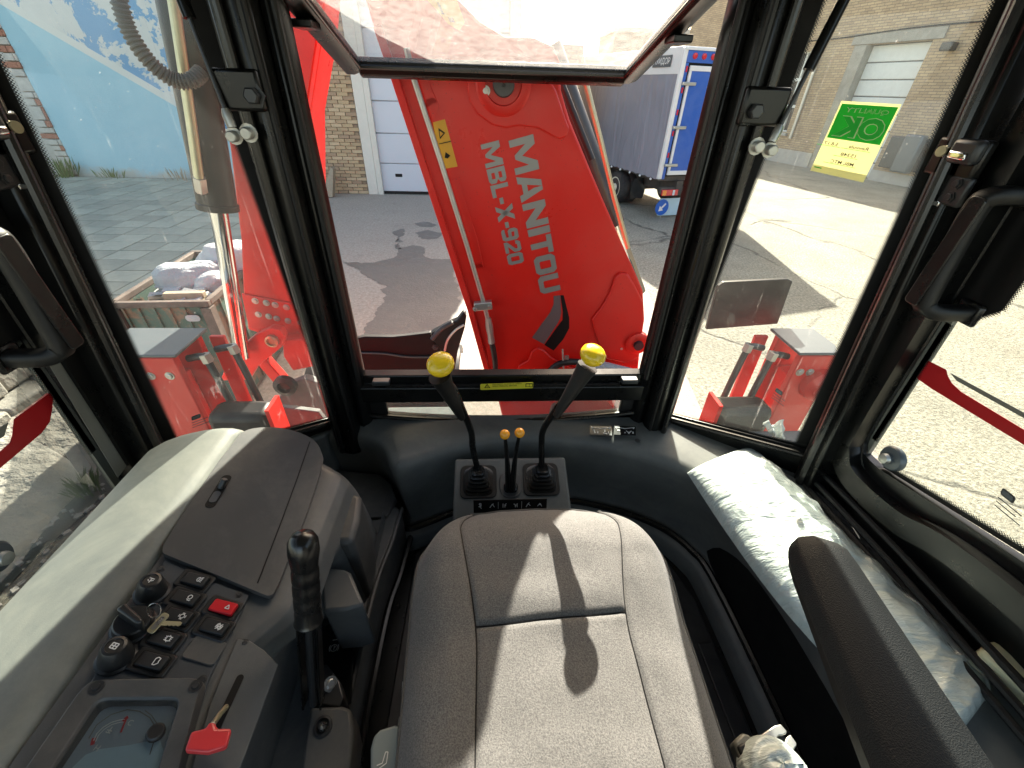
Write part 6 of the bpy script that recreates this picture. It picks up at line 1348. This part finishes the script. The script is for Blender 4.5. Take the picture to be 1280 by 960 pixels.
# ================================================================== CONTROL STAND AND LEVERS
cs_ = thing('control_stand', 'dark moulded control stand with rubber boots in front of the seat', 'stand', (.07, .8, 1.07))
def T_(x, k, d=0): return Vector((x, .885-.155*k, 1.405-.055*k+d))     # sloping top
bodyp = [Vector((0, .895, 1.06)), Vector((0, .895, 1.395)), Vector((0, .885, 1.405)), Vector((0, .73, 1.350)), Vector((0, .715, 1.335)), Vector((0, .700, 1.27)), Vector((0, .690, 1.06))]
MB().loft([[p+Vector((x, 0, 0)) for p in bodyp] for x in (-.098, -.085, .215, .228)]).build('body', 'plastic_shelf', cs_, bevel=.012, seg=3)
tnorm = Vector((0, -.055, .155)).normalized(); tnorm = Vector((0, -.335, .942))
tv = Vector((0, .155, .055)).normalized(); tu = Vector((1, 0, 0))
def boot(px, py, lean):
    c = at(px, py, pl=(T_(0, 0), tnorm)); s0 = .046
    base = [c+tu*s0*.95-tv*s0, c+tu*s0*.95+tv*s0*.9, c-tu*s0*.95+tv*s0*.9, c-tu*s0*.95-tv*s0]
    rings = []
    for i in range(6):
        k = i/5; s = s0*(1-.62*k); o_ = c+tnorm*(.004+.044*k)+lean*k
        def rg(sc, h): return rquad([o_+tu*s*sc*.92-tv*s*sc+tnorm*h, o_+tu*s*sc*.92+tv*s*sc*.8+tnorm*h, o_-tu*s*sc*.92+tv*s*sc*.8+tnorm*h, o_-tu*s*sc*.92-tv*s*sc+tnorm*h], s*.5, 5)
        rings += [rg(1.0, -.003), rg(1.0, .002), rg(.86, .004), rg(.80, .003)]
    MB().loft(rings).build('lever_boot', 'rubber_gloss', cs_, smooth=50)
    MB().prism(rquad([c+tu*s0*1.12-tv*s0*1.15, c+tu*s0*1.12+tv*s0*1.0, c-tu*s0*1.12+tv*s0*1.0, c-tu*s0*1.12-tv*s0*1.15], .02, 5), tnorm*.005).build('boot_flange', 'rubber', cs_, bevel=.002)
    return c
bL = boot(598, 601, tv*.012); bR = boot(676, 598, tv*.012)
cm = at(638, 606, pl=(T_(0, 0), tnorm))
MB().prism(rounded(cm, tu, tv, .062, .082, .030), tnorm*.004).build('centre_flange', 'plastic', cs_, bevel=.002)
MB().prism(rounded(cm-tv*.012+tnorm*.004, tu, tv, .040, .030, .012), tnorm*.014).build('lever_boot', 'rubber_gloss', cs_, bevel=.006, seg=3)
# pictogram strip on the front edge
fo = Vector((0, .707, at(638, 634, y=.706).z)); fU = Vector((1, 0, 0)); fW = Vector((0, .015, .065)).normalized(); fN = Vector((0, -.065, .015)).normalized()
xa, xb = at(592, 640, y=.70).x, at(684, 632, y=.70).x
stp_ = MB().prism([fo+fU*xa-fW*.016, fo+fU*xb-fW*.016, fo+fU*xb+fW*.024, fo+fU*xa+fW*.024], fN*.0012).build('pictogram_strip', 'black_print', cs_, smooth=0)
for k, ss_ in enumerate(([circ(2.5, 8, 0, 360, 0, 6), [(0, 3), (0, -4), (4, -8)], [(-4, -2), (4, 1)]], [[(-6, -6), (0, 5), (6, -4)], [(0, 5), (4, 6)]], [[(-3, -6), (-3, 6)], [(2, -6), (2, 3), (6, 6)], [(2, 0), (5, 0)]], [[(-6, 5), (-2, 0), (-2, -6)], [(3, -6), (3, 6)], [(0, -3), (0, 4)]], [[(-5, -6), (0, 4), (6, -2)], [(0, 4), (3, 7)]], [[(-6, -4), (0, 5), (5, -5)], [(-2, 0), (3, 2)]])):
    icon(stp_, fo+fU*(xa+(xb-xa)*(.09+.163*k))+fW*.006+fN*.0014, ss_, .0017, 'white_print', .0005, fN, fU, fW)
for k in (.335, .655): icon(stp_, fo+fU*(xa+(xb-xa)*k)+fW*.006+fN*.0014, [[(0, -10), (0, 12)]], .0008, 'white_print', .0004, fN, fU, fW)
def lever(lab, pts, kz, kpx):
    l = thing('control_lever', lab, 'control lever', pts[0], 'main control levers')
    path = smoothpath(pts, 8); kc = kpx; nk = (kc-pts[-2]).normalized()
    MB().tube(path, [.0085]*len(path), 14).build('shaft', 'rubber_gloss', l)
    e = pts[-1]; MB().tube([e-nk*.15, e-nk*.12, e-nk*.07, e-nk*.02, e+nk*.004], [.0085, .0125, .0165, .021, .025], 18).build('neck', 'rubber', l)
    ax = (nk+(CAM-kc).normalized()*.35).normalized()
    MB().lathe([(0, -.018), (.014, -.018), (.022, -.012), (.0285, -.002), (.0300, .006), (.0285, .013), (.022, .020), (.012, .0235), (0, .0245)], kc, ax, 36).build('knob', 'knob_yellow', l, smooth=60)
kL, kR = at(551.5, 457, z=1.81), at(740, 445.5, z=1.81)
lever('left control lever with a large yellow ball knob', [bL+tnorm*.04+tv*.012, at(591, 560, y=bL.y+.008), at(589, 540, y=bL.y-.0), at(578, 512, z=1.665), at(566, 485, z=1.74), kL-Vector((0.004, 0, .03))], 0, kL)
lever('right control lever with a large yellow ball knob', [bR+tnorm*.04+tv*.012, at(677, 555, y=bR.y+.008), at(680, 535, y=bR.y-.0), at(700, 506, z=1.67), at(722, 474, z=1.75), kR-Vector((0.008, 0, .03))], 0, kR)
for px, py, bx_, lab in ((631, 543, 635.5, 'left of the two short levers with small orange knobs'), (649.5, 541, 640.5, 'right of the two short levers with small orange knobs')):
    k_ = at(px, py, z=1.60); b_ = at(bx_, 612, pl=(T_(0, 0, .012), tnorm)); mid = at(bx_+(px-bx_)*.35, 575, z=1.49)
    l = thing('short_lever', lab, 'short lever', b_, 'short levers')
    pth = smoothpath([b_, mid, k_]); MB().tube(pth, [.0095-.006*i/(len(pth)-1) for i in range(len(pth))], 10).build('shaft', 'rubber_gloss', l)
    MB().ball(k_, .0128, seg=24, ax=(k_-mid)).build('knob', 'knob_orange', l, smooth=60)
print('objects', len(bpy.data.objects), 'slabs', cnt, 'tris', sum(len(o.data.polygons)*2 for o in bpy.data.objects if o.type == 'MESH'))
